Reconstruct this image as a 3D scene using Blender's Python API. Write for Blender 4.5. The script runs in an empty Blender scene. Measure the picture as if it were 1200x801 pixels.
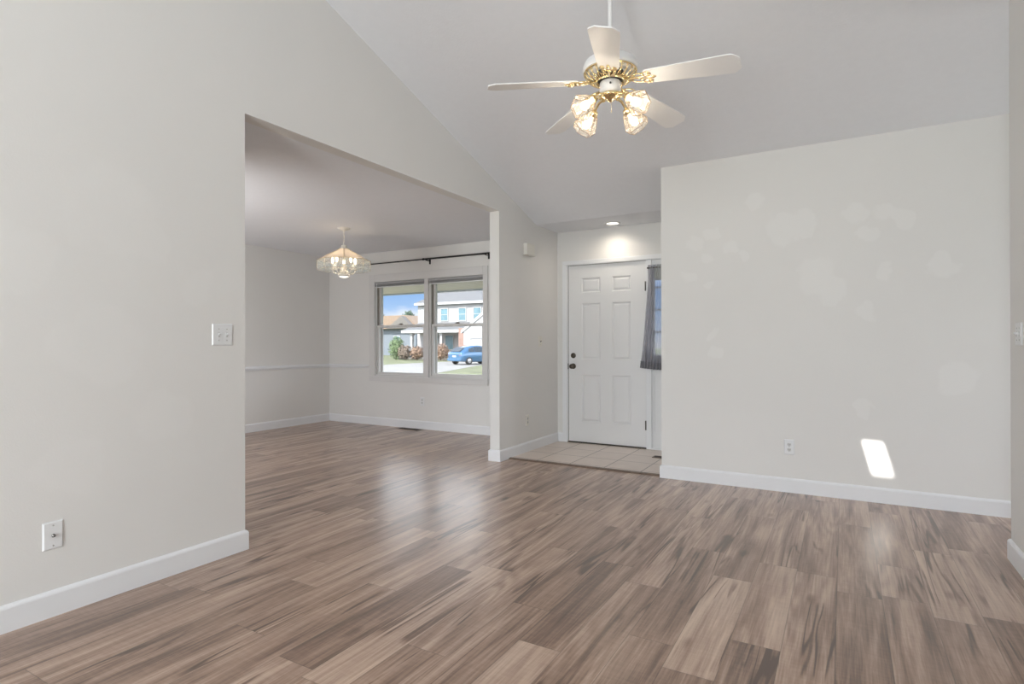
import bpy, bmesh, math, random
from mathutils import Vector, Matrix, noise
PI = math.pi
S = bpy.context.scene
COL = S.collection
rnd = random.Random(7)

# ------------------------------------------------------------------ camera
cam_d = bpy.data.cameras.new('camera'); cam = bpy.data.objects.new('camera', cam_d); COL.objects.link(cam)
yaw, pit, rol = math.radians(30.0439), math.radians(0.1583), math.radians(-0.1131)
vv = Vector((-math.sin(yaw)*math.cos(pit), math.cos(yaw)*math.cos(pit), math.sin(pit)))
rr = Vector((math.cos(yaw), math.sin(yaw), 0)); uu = rr.cross(vv)
r2 = rr*math.cos(rol)+uu*math.sin(rol); u2 = -rr*math.sin(rol)+uu*math.cos(rol)
M = Matrix((r2, u2, -vv)).transposed().to_4x4(); M.translation = (0, 0, 1.1472)
cam.matrix_world = M
cam_d.sensor_width = 36; cam_d.lens = 672.33/1200*36; cam_d.clip_start = 0.05; cam_d.clip_end = 500
S.camera = cam

# ------------------------------------------------------------------ view, sky, sun, added fill lamps
S.view_settings.view_transform = 'Standard'; S.view_settings.look = 'None'
S.view_settings.gamma = 1; S.view_settings.use_curve_mapping = False
S.view_settings.exposure = 0.39
W = bpy.data.worlds.new('sky'); S.world = W; W.use_nodes = True
nt = W.node_tree; nt.nodes.clear()
def N(t, typ, **k):
    n = t.nodes.new(typ)
    for a, b in k.items(): setattr(n, a, b)
    return n
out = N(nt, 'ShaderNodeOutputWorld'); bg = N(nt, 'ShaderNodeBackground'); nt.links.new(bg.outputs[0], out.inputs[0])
tc = N(nt, 'ShaderNodeTexCoord'); sep = N(nt, 'ShaderNodeSeparateXYZ'); nt.links.new(tc.outputs['Generated'], sep.inputs[0])
rp = N(nt, 'ShaderNodeValToRGB'); nt.links.new(sep.outputs[2], rp.inputs[0])
e = rp.color_ramp.elements
e[0].position = 0.0; e[0].color = (.60, .68, .80, 1)
e[1].position = 0.085; e[1].color = (.26, .45, .78, 1)
x_ = e.new(0.05); x_.color = (.40, .57, .83, 1)
x_ = e.new(0.15); x_.color = (.72, .74, .78, 1)
x_ = e.new(0.4); x_.color = (.66, .70, .78, 1)
x_ = e.new(0.7); x_.color = (.22, .38, .72, 1)
mp = N(nt, 'ShaderNodeMapping'); mp.inputs['Scale'].default_value = (9, 9, 24); nt.links.new(tc.outputs['Generated'], mp.inputs[0])
nz = N(nt, 'ShaderNodeTexNoise'); nz.inputs['Scale'].default_value = 1.0; nz.inputs['Detail'].default_value = 5; nt.links.new(mp.outputs[0], nz.inputs[0])
cr = N(nt, 'ShaderNodeValToRGB'); cr.color_ramp.elements[0].position = .47; cr.color_ramp.elements[1].position = .68; nt.links.new(nz.outputs[0], cr.inputs[0])
mx = N(nt, 'ShaderNodeMixRGB'); mx.inputs[2].default_value = (.86, .87, .90, 1)
nt.links.new(cr.outputs[0], mx.inputs[0]); nt.links.new(rp.outputs[0], mx.inputs[1]); nt.links.new(mx.outputs[0], bg.inputs[0])
# sky boosted above the strip in view, added to brighten the window's floor reflection
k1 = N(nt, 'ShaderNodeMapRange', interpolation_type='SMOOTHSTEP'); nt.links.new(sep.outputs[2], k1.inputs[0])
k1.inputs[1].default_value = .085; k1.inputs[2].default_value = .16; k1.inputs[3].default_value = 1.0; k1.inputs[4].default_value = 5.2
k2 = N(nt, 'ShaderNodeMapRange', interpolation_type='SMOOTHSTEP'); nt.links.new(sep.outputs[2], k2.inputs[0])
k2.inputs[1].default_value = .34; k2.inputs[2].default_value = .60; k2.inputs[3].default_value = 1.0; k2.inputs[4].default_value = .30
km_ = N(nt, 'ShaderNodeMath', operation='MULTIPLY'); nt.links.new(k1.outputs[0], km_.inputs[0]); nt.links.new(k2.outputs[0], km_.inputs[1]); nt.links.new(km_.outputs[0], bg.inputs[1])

def light(name, typ, loc, energy, color=(1, 1, 1), look=None, **k):
    d = bpy.data.lights.new(name, typ); d.energy = energy; d.color = color
    for a, b in k.items(): setattr(d, a, b)
    o = bpy.data.objects.new(name, d); COL.objects.link(o); o.location = loc
    if look is not None: o.rotation_euler = Vector(look).to_track_quat('-Z', 'Y').to_euler()
    return o
SUN = Vector((.177, 1, -1.0))
light('sun', 'SUN', (0, -8, 9), 6.5, (1, .965, .91), SUN, angle=math.radians(.35))
# fill lamps added out of view at the openings, standing in for daylight
light('fill_back_low', 'AREA', (-.72, -3.62, 1.05), 100, (.925, .98, 1), (-.8, 1, .5), shape='RECTANGLE', size=1.1, size_y=2.05)
light('fill_back_high', 'AREA', (-1.1, -3.62, 2.42), 30, (.93, .98, 1), (-.3, 1, .5), shape='RECTANGLE', size=2.6, size_y=.42)
light('fill_dining', 'AREA', (-4.9, 1.80, 1.3), 24, (.96, .985, 1), (-.9, 1, .6), shape='RECTANGLE', size=1.9, size_y=1.7)
light('fill_hall', 'AREA', (3.10, 4.42, 1.25), 8, (.98, .985, 1), (-1, 0, 0), shape='RECTANGLE', size=.7, size_y=1.6)

# ------------------------------------------------------------------ materials
MATS = {}
def mat(name, color, rough=.5, metal=0., var=.0, vscale=8., bump=0., bscale=60., spec=.5, emit=None, estr=0., coat=0.):
    if name in MATS: return MATS[name]
    m = bpy.data.materials.new(name); m.use_nodes = True; t = m.node_tree
    b = t.nodes['Principled BSDF']
    b.inputs['Base Color'].default_value = (*color, 1); b.inputs['Roughness'].default_value = rough
    b.inputs['Metallic'].default_value = metal; b.inputs['Specular IOR Level'].default_value = spec
    b.inputs['Coat Weight'].default_value = coat
    c = N(t, 'ShaderNodeTexCoord')
    if var:
        n = N(t, 'ShaderNodeTexNoise'); n.inputs['Scale'].default_value = vscale; n.inputs['Detail'].default_value = 4
        t.links.new(c.outputs['Object'], n.inputs[0])
        r = N(t, 'ShaderNodeValToRGB')
        r.color_ramp.elements[0].position = .3; r.color_ramp.elements[1].position = .7
        r.color_ramp.elements[0].color = (*[x*(1-var) for x in color], 1); r.color_ramp.elements[1].color = (*[min(1, x*(1+var)) for x in color], 1)
        t.links.new(n.outputs[0], r.inputs[0]); t.links.new(r.outputs[0], b.inputs['Base Color'])
    if bump:
        n = N(t, 'ShaderNodeTexNoise'); n.inputs['Scale'].default_value = bscale; n.inputs['Detail'].default_value = 3
        t.links.new(c.outputs['Object'], n.inputs[0])
        bp = N(t, 'ShaderNodeBump'); bp.inputs['Strength'].default_value = bump; bp.inputs['Distance'].default_value = .01
        t.links.new(n.outputs[0], bp.inputs['Height']); t.links.new(bp.outputs[0], b.inputs['Normal'])
    if emit:
        b.inputs['Emission Color'].default_value = (*emit, 1); b.inputs['Emission Strength'].default_value = estr
    MATS[name] = m
    return m
WALLC = (.80, .791, .772)
wall_m = mat('wall_paint', WALLC, .55, var=.012, vscale=1.5, bump=.06, bscale=150, spec=.3)
ceil_m = mat('ceiling_paint', (.85, .865, .90), .9, var=.008, vscale=22, bump=.12, bscale=70, spec=.2)
trim_m = mat('trim_paint', (.84, .85, .87), .35, var=.01, vscale=3)
frame_m = mat('vinyl_white', (.74, .73, .72), .35, var=.02, vscale=6)
liner_m = mat('jamb_liner', (.34, .31, .28), .5, var=.08, vscale=20)
plate_m = mat('plate_plastic', (.82, .83, .84), .3, var=.01, vscale=20)
plateiv_m = mat('plate_ivory', (.80, .78, .72), .35, var=.01, vscale=20)
dark_m = mat('dark_slot', (.03, .03, .03), .5, var=.1, vscale=40)
screw_m = mat('screw_metal', (.55, .55, .53), .3, .8, var=.05, vscale=60)
steel_m = mat('dark_bronze', (.10, .085, .07), .3, .85, var=.1, vscale=30)
hinge_m = mat('hinge_metal', (.10, .09, .085), .5, .2, var=.1, vscale=40)
black_m = mat('black_rod', (.012, .012, .013), .35, .3, var=.1, vscale=30)
brass_m = mat('brass', (.90, .74, .44), .2, 1., var=.08, vscale=25)
brassp_m = mat('pale_brass', (.80, .70, .50), .25, 1., var=.06, vscale=25)
fanw_m = mat('fan_white', (.86, .86, .86), .35, var=.01, vscale=8)
bladew_m = mat('blade_white', (.90, .90, .90), .4, var=.015, vscale=6)
door_m = mat('door_paint', (.83, .835, .84), .32, var=.008, vscale=3, bump=.03, bscale=120)
stair_m = mat('strip_wood', (.17, .12, .09), .4, var=.3, vscale=30)
blind_m = mat('blind_grey', (.36, .36, .37), .5, var=.06, vscale=40)
vent_m = mat('register_brown', (.20, .15, .115), .45, .4, var=.15, vscale=30)

def glass_mat(name, tint, gl=.08, rough=.02, haze=0.0):
    m = bpy.data.materials.new(name); m.use_nodes = True; t = m.node_tree; t.nodes.clear()
    o = N(t, 'ShaderNodeOutputMaterial'); tr = N(t, 'ShaderNodeBsdfTransparent'); g = N(t, 'ShaderNodeBsdfGlossy')
    tr.inputs[0].default_value = (*tint, 1); g.inputs['Roughness'].default_value = rough
    lw = N(t, 'ShaderNodeLayerWeight'); lw.inputs[0].default_value = .5; f = N(t, 'ShaderNodeMath', operation='POWER'); t.links.new(lw.outputs['Facing'], f.inputs[0]); f.inputs[1].default_value = 5.0
    c = N(t, 'ShaderNodeTexCoord'); n = N(t, 'ShaderNodeTexNoise'); n.inputs['Scale'].default_value = 3
    t.links.new(c.outputs['Object'], n.inputs[0])
    ma = N(t, 'ShaderNodeMath', operation='MULTIPLY_ADD'); ma.inputs[1].default_value = .02; ma.inputs[2].default_value = gl
    t.links.new(n.outputs[0], ma.inputs[0])
    mu = N(t, 'ShaderNodeMath', operation='MAXIMUM'); t.links.new(f.outputs[0], mu.inputs[0]); t.links.new(ma.outputs[0], mu.inputs[1])
    mi = N(t, 'ShaderNodeMixShader'); t.links.new(mu.outputs[0], mi.inputs[0]); t.links.new(tr.outputs[0], mi.inputs[1]); t.links.new(g.outputs[0], mi.inputs[2])
    last = mi
    if haze:
        d = N(t, 'ShaderNodeBsdfTranslucent'); d.inputs[0].default_value = (*tint, 1)
        d2 = N(t, 'ShaderNodeBsdfDiffuse'); d2.inputs[0].default_value = (*tint, 1)
        ad = N(t, 'ShaderNodeMixShader'); t.links.new(d.outputs[0], ad.inputs[1]); t.links.new(d2.outputs[0], ad.inputs[2]); ad.inputs[0].default_value = .35
        m2 = N(t, 'ShaderNodeMixShader'); m2.inputs[0].default_value = haze
        t.links.new(mi.outputs[0], m2.inputs[1]); t.links.new(ad.outputs[0], m2.inputs[2]); last = m2
    t.links.new(last.outputs[0], o.inputs[0])
    MATS[name] = m
    return m
pane_m = glass_mat('window_glass', (.97, .98, .98), .04)
lampglass_m = glass_mat('lamp_glass', (.95, .98, .99), .14, .05, .14)
lampcream_m = glass_mat('lamp_cream_glass', (.98, .93, .87), .08, .1, .72)
shade_m = glass_mat('fan_shade_glass', (1., .94, .85), .10, .06, .11)
sheer_m = glass_mat('sheer_fabric', (.62, .62, .66), .0, .8, .46)
cardk_m = mat('car_glass', (.035, .05, .065), .1, .0, var=.1, vscale=3, spec=.8)

# wall with touch-up paint blotches
def blotch_wall(name, spots, axis):
    m = wall_m.copy(); m.name = name; t = m.node_tree; b = t.nodes['Principled BSDF']
    src = b.inputs['Base Color'].links[0].from_socket
    c = N(t, 'ShaderNodeTexCoord')
    n = N(t, 'ShaderNodeTexNoise'); n.inputs['Scale'].default_value = 7; n.inputs['Detail'].default_value = 3; t.links.new(c.outputs['Object'], n.inputs[0])
    ad = N(t, 'ShaderNodeVectorMath', operation='MULTIPLY_ADD'); ad.inputs[1].default_value = (.20, .20, .20)
    t.links.new(n.outputs['Color'], ad.inputs[0]); t.links.new(c.outputs['Object'], ad.inputs[2])
    acc = None
    for (a, z, r) in spots:
        p = (a, 4.892, z) if axis == 'x' else (-2.902, a, z)
        d = N(t, 'ShaderNodeVectorMath', operation='DISTANCE'); d.inputs[1].default_value = (p[0]+.10, p[1]+.10, p[2]+.10); t.links.new(ad.outputs[0], d.inputs[0])
        mr = N(t, 'ShaderNodeMapRange', interpolation_type='SMOOTHSTEP'); mr.inputs[1].default_value = r*.75; mr.inputs[2].default_value = r*1.1; mr.inputs[3].default_value = 1; mr.inputs[4].default_value = 0
        t.links.new(d.outputs['Value'], mr.inputs[0])
        if acc is None: acc = mr.outputs[0]
        else:
            mm = N(t, 'ShaderNodeMath', operation='MAXIMUM'); t.links.new(acc, mm.inputs[0]); t.links.new(mr.outputs[0], mm.inputs[1]); acc = mm.outputs[0]
    mu = N(t, 'ShaderNodeMath', operation='MULTIPLY'); mu.inputs[1].default_value = .40 if axis == 'x' else .18; t.links.new(acc, mu.inputs[0])
    mi = N(t, 'ShaderNodeMixRGB'); mi.inputs[2].default_value = (.865, .86, .845, 1)
    t.links.new(mu.outputs[0], mi.inputs[0]); t.links.new(src, mi.inputs[1]); t.links.new(mi.outputs[0], b.inputs['Base Color'])
    return m
spots_r = [(-.60, 2.27, .075), (-.42, 2.05, .13), (-.28, 2.06, .10), (.08, 2.10, .09), (-.18, 1.64, .15), (-.10, 1.55, .11), (-1.07, 1.98, .08), (-.94, 2.04, .06),
           (-.78, 1.94, .06), (-.97, 1.86, .06), (-.70, 1.87, .05), (-1.12, 1.72, .06), (-.95, 1.64, .06), (.26, 2.09, .09), (.35, 2.04, .08), (.15, 1.93, .07),
           (.25, 1.67, .07), (.58, 1.68, .09), (.15, 1.37, .07), (-.91, 1.07, .06), (.66, .92, .12), (-.91, 1.22, .05), (.12, .66, .06)]
wallr_m = blotch_wall('wall_paint_touched_right', spots_r, 'x')
walll_m = blotch_wall('wall_paint_touched_left', [(1.35, 1.75, .22), (1.55, 1.62, .10), (1.0, 1.50, .16), (1.75, 1.45, .10), (1.3, 1.15, .2), (1.6, .8, .14), (1.2, .62, .15)], 'y')

# plank floor: one face per plank, tone in a colour attribute, local metres in the UV map
def floor_mat():
    m = bpy.data.materials.new('plank_floor'); m.use_nodes = True; t = m.node_tree; b = t.nodes['Principled BSDF']; L = t.links.new
    at = N(t, 'ShaderNodeAttribute', attribute_name='plank'); sp = N(t, 'ShaderNodeSeparateColor'); L(at.outputs['Color'], sp.inputs[0])
    uv = N(t, 'ShaderNodeUVMap', uv_map='plank_uv'); su = N(t, 'ShaderNodeSeparateXYZ'); L(uv.outputs[0], su.inputs[0])
    def math_(op, a, b_=None, c_=None):
        n = N(t, 'ShaderNodeMath', operation=op)
        for i, q in enumerate((a, b_, c_)):
            if q is None: continue
            if isinstance(q, (int, float)): n.inputs[i].default_value = q
            else: L(q, n.inputs[i])
        return n.outputs[0]
    off = math_('MULTIPLY', sp.outputs[1], 97.0)
    def vec(sx, sy):
        c = N(t, 'ShaderNodeCombineXYZ'); L(math_('MULTIPLY', su.outputs[0], sx), c.inputs[0]); L(math_('MULTIPLY', su.outputs[1], sy), c.inputs[1]); L(off, c.inputs[2]); return c.outputs[0]
    def noise_(v, sc, det, dist=0., rough=.5):
        n = N(t, 'ShaderNodeTexNoise'); n.inputs['Scale'].default_value = sc; n.inputs['Detail'].default_value = det; n.inputs['Distortion'].default_value = dist; n.inputs['Roughness'].default_value = rough
        L(v, n.inputs['Vector']); return n.outputs[0]
    broad = noise_(vec(10, .75), 1.0, 3, 1.3)
    fine = noise_(vec(130, 4.5), 1.0, 3, .2, .6)
    mid = noise_(vec(34, 1.6), 1.0, 4, 1.5, .6)
    saw = noise_(vec(14, 75), 1.0, 2, .1)
    vein = noise_(vec(8.5, .50), 1.0, 2, 1.1)
    rings_ = math_('SINE', math_('MULTIPLY', noise_(vec(5.2, .42), 1.0, 1.5, .5), 85.0))
    rg = N(t, 'ShaderNodeMapRange', interpolation_type='SMOOTHSTEP'); L(noise_(vec(3.0, .9), 1.0, 1, .2), rg.inputs[0]); rg.inputs[1].default_value = .40; rg.inputs[2].default_value = .62
    ridge = math_('ABSOLUTE', math_('SUBTRACT', vein, .5))
    vm = N(t, 'ShaderNodeMapRange', interpolation_type='SMOOTHSTEP'); L(ridge, vm.inputs[0]); vm.inputs[1].default_value = 0; vm.inputs[2].default_value = .035; vm.inputs[3].default_value = 1; vm.inputs[4].default_value = 0
    gate = N(t, 'ShaderNodeMapRange', interpolation_type='SMOOTHSTEP'); L(noise_(vec(3.5, 1.7), 1.0, 2, .3), gate.inputs[0]); gate.inputs[1].default_value = .50; gate.inputs[2].default_value = .62
    veinm = math_('MULTIPLY', vm.outputs[0], gate.outputs[0])
    # knots
    vo = N(t, 'ShaderNodeTexVoronoi'); vo.inputs['Scale'].default_value = 1.0; L(vec(5.6, 1.9), vo.inputs['Vector'])
    km = N(t, 'ShaderNodeMapRange', interpolation_type='SMOOTHSTEP'); L(vo.outputs['Distance'], km.inputs[0]); km.inputs[1].default_value = .02; km.inputs[2].default_value = .15; km.inputs[3].default_value = 1; km.inputs[4].default_value = 0
    tone = math_('ADD', sp.outputs[0], math_('MULTIPLY', math_('SUBTRACT', broad, .5), 1.2))
    tone = math_('ADD', tone, math_('MULTIPLY', math_('SUBTRACT', mid, .5), .55))
    tone = math_('ADD', tone, math_('MULTIPLY', math_('SUBTRACT', fine, .5), .62))
    tone = math_('ADD', tone, math_('MULTIPLY', math_('SUBTRACT', saw, .5), .16))
    tone = math_('SUBTRACT', tone, math_('MULTIPLY', veinm, .55))
    tone = math_('ADD', tone, math_('MULTIPLY', math_('MULTIPLY', rings_, rg.outputs[0]), .085))
    tone = math_('SUBTRACT', tone, math_('MULTIPLY', km.outputs[0], .30))
    r = N(t, 'ShaderNodeValToRGB'); L(tone, r.inputs[0]); ce = r.color_ramp.elements
    ce[0].position = 0.; ce[0].color = (.105, .062, .044, 1); ce[1].position = 1.; ce[1].color = (.66, .50, .39, 1)
    for p_, c_ in ((.25, (.198, .120, .085)), (.5, (.358, .232, .168)), (.75, (.515, .366, .280))):
        q = ce.new(p_); q.color = (*c_, 1)
    # seams
    eu = math_('MINIMUM', su.outputs[0], math_('SUBTRACT', .177, su.outputs[0]))
    ev = math_('MINIMUM', su.outputs[1], math_('SUBTRACT', math_('MULTIPLY', sp.outputs[2], 4.0), su.outputs[1]))
    ed = math_('MINIMUM', eu, ev)
    sm = N(t, 'ShaderNodeMapRange'); L(ed, sm.inputs[0]); sm.inputs[1].default_value = .0004; sm.inputs[2].default_value = .0024; sm.inputs[3].default_value = .55; sm.inputs[4].default_value = 1
    mx_ = N(t, 'ShaderNodeMixRGB', blend_type='MULTIPLY'); mx_.inputs[0].default_value = 1; L(r.outputs[0], mx_.inputs[1]); L(sm.outputs[0], mx_.inputs[2])
    L(mx_.outputs[0], b.inputs['Base Color'])
    b.inputs['Specular IOR Level'].default_value = .5; b.inputs['Coat Weight'].default_value = .55; b.inputs['Coat Roughness'].default_value = .26; b.inputs['Coat IOR'].default_value = 1.5
    L(math_('MULTIPLY_ADD', fine, .14, .27), b.inputs['Roughness'])
    bp = N(t, 'ShaderNodeBump'); bp.inputs['Strength'].default_value = .22; bp.inputs['Distance'].default_value = .004
    L(math_('ADD', math_('MULTIPLY', fine, .5), math_('MULTIPLY', sm.outputs[0], .6)), bp.inputs['Height']); L(bp.outputs[0], b.inputs['Normal'])
    return m

def tile_mat():
    m = bpy.data.materials.new('foyer_tile'); m.use_nodes = True; t = m.node_tree; b = t.nodes['Principled BSDF']; L = t.links.new
    c = N(t, 'ShaderNodeTexCoord'); mp_ = N(t, 'ShaderNodeMapping'); mp_.inputs['Location'].default_value = (1.909+.345*4, -5.02+.345*2, 0); L(c.outputs['Object'], mp_.inputs[0])
    br = N(t, 'ShaderNodeTexBrick', offset=0., squash=1.); L(mp_.outputs[0], br.inputs['Vector'])
    br.inputs['Color1'].default_value = (.73, .63, .555, 1); br.inputs['Color2'].default_value = (.78, .68, .60, 1); br.inputs['Mortar'].default_value = (.26, .20, .17, 1)
    br.inputs['Scale'].default_value = 1; br.inputs['Mortar Size'].default_value = .005; br.inputs['Brick Width'].default_value = .345; br.inputs['Row Height'].default_value = .345; br.inputs['Mortar Smooth'].default_value = .2
    n = N(t, 'ShaderNodeTexNoise'); n.inputs['Scale'].default_value = 6; n.inputs['Detail'].default_value = 5; L(c.outputs['Object'], n.inputs[0])
    r = N(t, 'ShaderNodeValToRGB'); r.color_ramp.elements[0].color = (.86, .84, .83, 1); r.color_ramp.elements[1].color = (1.06, 1.06, 1.06, 1); L(n.outputs[0], r.inputs[0])
    mu = N(t, 'ShaderNodeMixRGB', blend_type='MULTIPLY'); mu.inputs[0].default_value = 1; L(br.outputs[0], mu.inputs[1]); L(r.outputs[0], mu.inputs[2]); L(mu.outputs[0], b.inputs['Base Color'])
    b.inputs['Roughness'].default_value = .28
    return m

def line_mat(name, color, dark, axis, period, width, rough=.7, var=.06, vscale=3.):
    """siding / shingles / soffit: base colour with thin dark joints every `period` metres along an axis"""
    m = mat(name, color, rough, var=var, vscale=vscale); t = m.node_tree; b = t.nodes['Principled BSDF']; L = t.links.new
    src = b.inputs['Base Color'].links[0].from_socket
    c = N(t, 'ShaderNodeTexCoord'); sp = N(t, 'ShaderNodeSeparateXYZ'); L(c.outputs['Object'], sp.inputs[0])
    d = N(t, 'ShaderNodeMath', operation='DIVIDE'); d.inputs[1].default_value = period; L(sp.outputs[axis], d.inputs[0])
    f = N(t, 'ShaderNodeMath', operation='FRACT'); L(d.outputs[0], f.inputs[0])
    g = N(t, 'ShaderNodeMath', operation='LESS_THAN'); g.inputs[1].default_value = width/period; L(f.outputs[0], g.inputs[0])
    mi = N(t, 'ShaderNodeMixRGB'); mi.inputs[2].default_value = (*dark, 1); L(g.outputs[0], mi.inputs[0]); L(src, mi.inputs[1]); L(mi.outputs[0], b.inputs['Base Color'])
    return m
def brick_mat(name):
    m = bpy.data.materials.new(name); m.use_nodes = True; t = m.node_tree; b = t.nodes['Principled BSDF']; L = t.links.new
    c = N(t, 'ShaderNodeTexCoord'); mp_ = N(t, 'ShaderNodeMapping'); mp_.inputs['Rotation'].default_value = (PI/2, 0, 0); L(c.outputs['Object'], mp_.inputs[0])
    br = N(t, 'ShaderNodeTexBrick'); L(mp_.outputs[0], br.inputs['Vector']); br.inputs['Scale'].default_value = 1
    br.inputs['Color1'].default_value = (.27, .15, .115, 1); br.inputs['Color2'].default_value = (.31, .19, .155, 1); br.inputs['Mortar'].default_value = (.36, .30, .27, 1)
    br.inputs['Brick Width'].default_value = .24; br.inputs['Row Height'].default_value = .08; br.inputs['Mortar Size'].default_value = .008
    L(br.outputs[0], b.inputs['Base Color']); b.inputs['Roughness'].default_value = .9
    return m

# ------------------------------------------------------------------ mesh helpers
def BM(): return bmesh.new()
def box(bm, x0, x1, y0, y1, z0, z1, bev=0.):
    t = bmesh.new() if bev else bm
    vs = [t.verts.new((x, y, z)) for x in (x0, x1) for y in (y0, y1) for z in (z0, z1)]
    for f in ((0, 1, 3, 2), (4, 6, 7, 5), (0, 4, 5, 1), (2, 3, 7, 6), (0, 2, 6, 4), (1, 5, 7, 3)): t.faces.new([vs[i] for i in f])
    if bev:
        bmesh.ops.recalc_face_normals(t, faces=t.faces)
        bmesh.ops.bevel(t, geom=list(t.edges), offset=bev, segments=2, affect='EDGES', profile=.7)
        merge(bm, t)
    return bm
def merge(bm, t):
    mp_ = {v: bm.verts.new(v.co) for v in t.verts}
    for f in t.faces:
        try:
            g = bm.faces.new([mp_[v] for v in f.verts]); g.smooth = f.smooth
        except ValueError: pass
    t.free()
def prism(bm, pts, a0, a1, axis):
    """extrude a 2D outline along an axis ('x': pts=(y,z), 'y': (x,z), 'z': (x,y))"""
    def P(p, a): return (a, p[0], p[1]) if axis == 'x' else (p[0], a, p[1]) if axis == 'y' else (p[0], p[1], a)
    A = [bm.verts.new(P(p, a0)) for p in pts]; B = [bm.verts.new(P(p, a1)) for p in pts]
    n = len(pts); bm.faces.new(A); bm.faces.new(B[::-1])
    for i in range(n): bm.faces.new((A[i], A[(i+1) % n], B[(i+1) % n], B[i]))
    return bm
def tube(bm, pts, r, seg=8, cap=True, closed=False):
    pts = [Vector(p) for p in pts]; n = len(pts); rings = []
    rad = r if isinstance(r, (list, tuple)) else [r]*n
    prev = None
    for i, p in enumerate(pts):
        if closed: d = pts[(i+1) % n]-pts[i-1]
        else: d = pts[min(i+1, n-1)]-pts[max(i-1, 0)]
        d.normalize()
        if prev is None:
            a = Vector((0, 0, 1)) if abs(d.z) < .9 else Vector((1, 0, 0)); u = d.cross(a).normalized()
        else: u = (prev-d*prev.dot(d)).normalized()
        prev = u; w = d.cross(u)
        rings.append([bm.verts.new(p+(u*math.cos(2*PI*k/seg)+w*math.sin(2*PI*k/seg))*rad[i]) for k in range(seg)])
    m_ = n if closed else n-1
    for i in range(m_):
        A, B = rings[i], rings[(i+1) % n]
        for k in range(seg):
            f = bm.faces.new((A[k], A[(k+1) % seg], B[(k+1) % seg], B[k])); f.smooth = True
    if cap and not closed: bm.faces.new(rings[0][::-1]); bm.faces.new(rings[-1])
    return bm
def lathe(bm, prof, seg=24, M_=None, smooth=True, cap=True):
    """prof: (r, z) list around local Z, optionally transformed by M_"""
    M_ = M_ or Matrix.Identity(4); rings = []
    for (r, z) in prof:
        rings.append([bm.verts.new(M_ @ Vector((r*math.cos(2*PI*k/seg), r*math.sin(2*PI*k/seg), z))) for k in range(seg)])
    for A, B in zip(rings, rings[1:]):
        for k in range(seg):
            f = bm.faces.new((A[k], A[(k+1) % seg], B[(k+1) % seg], B[k])); f.smooth = smooth
    if cap: bm.faces.new(rings[0][::-1]); bm.faces.new(rings[-1])
    return bm
def ellipsoid(bm, c, r, seg=12, rings=8):
    t = bmesh.new(); bmesh.ops.create_uvsphere(t, u_segments=seg, v_segments=rings, radius=1)
    for v in t.verts: v.co = Vector((v.co.x*r[0]+c[0], v.co.y*r[1]+c[1], v.co.z*r[2]+c[2]))
    for f in t.faces: f.smooth = True
    merge(bm, t); return bm
def obj(name, bm, m, parent=None, recenter=False, fix=True):
    if fix: bmesh.ops.recalc_face_normals(bm, faces=bm.faces)
    me = bpy.data.meshes.new(name)
    loc = Vector((0, 0, 0))
    if recenter:
        xs = [v.co for v in bm.verts]
        loc = Vector((sum(v.x for v in xs)/len(xs), sum(v.y for v in xs)/len(xs), min(v.z for v in xs)))
        bmesh.ops.translate(bm, verts=bm.verts, vec=-loc)
    bm.to_mesh(me); bm.free(); me.materials.append(m)
    o = bpy.data.objects.new(name, me); COL.objects.link(o); o.location = loc
    if parent: o.parent = parent
    return o
def tag(o, label=None, cat=None, group=None, kind=None):
    for k, v in (('label', label), ('category', cat), ('group', group), ('kind', kind)):
        if v: o[k] = v
    return o
def thing(name, label, cat, loc, rotz=0, group=None, kind=None):
    o = bpy.data.objects.new(name, None); COL.objects.link(o); o.location = loc; o.rotation_euler = (0, 0, rotz); o.empty_display_size = .1
    return tag(o, label, cat, group, kind)
def struct(name, bm, m, label, cat, **k): return tag(obj(name, bm, m, **k), label, cat, kind='structure')

# ------------------------------------------------------------------ room shell
XL, XLo, XR, XN, XD, XE = -2.902, -3.010, -1.352, .764, -6.685, 3.0
Y1, Y2, YF, YR, YN, YB = 2.032, 4.772, 6.084, 4.892, 3.954, -3.5
H = 2.44; SL = .318; YK = 5.55; YRG = .5
def zc(y): return H if y >= YK else H+SL*(YK-y) if y >= YRG else H+SL*(YK-YRG)-SL*(YRG-y)

# floor planks
bm = BM(); cl = bm.loops.layers.float_color.new('plank'); ul = bm.loops.layers.uv.new('plank_uv')
PW, PL = .177, 1.22
special = {-6: [(2.03, 2.96, .80), (.9, 2.03, .52), (2.96, 4.1, .46)], -5: [(2.35, 3.25, .74), (1.25, 2.35, .36), (3.25, 4.4, .50)], -4: [(4.74, 5.3, .72), (3.22, 4.74, .46), (2.0, 3.22, .50)],
           -1: [(2.96, 3.87, .70), (1.8, 2.96, .42), (3.87, 4.95, .47)], 0: [(3.07, 3.99, .62), (1.9, 3.07, .36), (3.99, 5.0, .36)], -9: [(.8, 1.94, .78), (1.94, 2.86, .36), (2.86, 4.0, .48)],
           -12: [(1.35, 2.5, .74), (2.5, 3.7, .52)], -16: [(1.88, 2.8, .70), (.8, 1.88, .42)], -14: [(2.04, 2.95, .72), (.9, 2.04, .44)], -13: [(1.4, 2.4, .38), (2.4, 3.5, .60)],
           -7: [(1.3, 2.19, .52), (2.19, 3.3, .42)], -2: [(3.1, 3.53, .56), (3.53, 4.6, .48), (2.0, 3.1, .44)], -3: [(3.05, 4.2, .50), (1.9, 3.05, .42)]}
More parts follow.
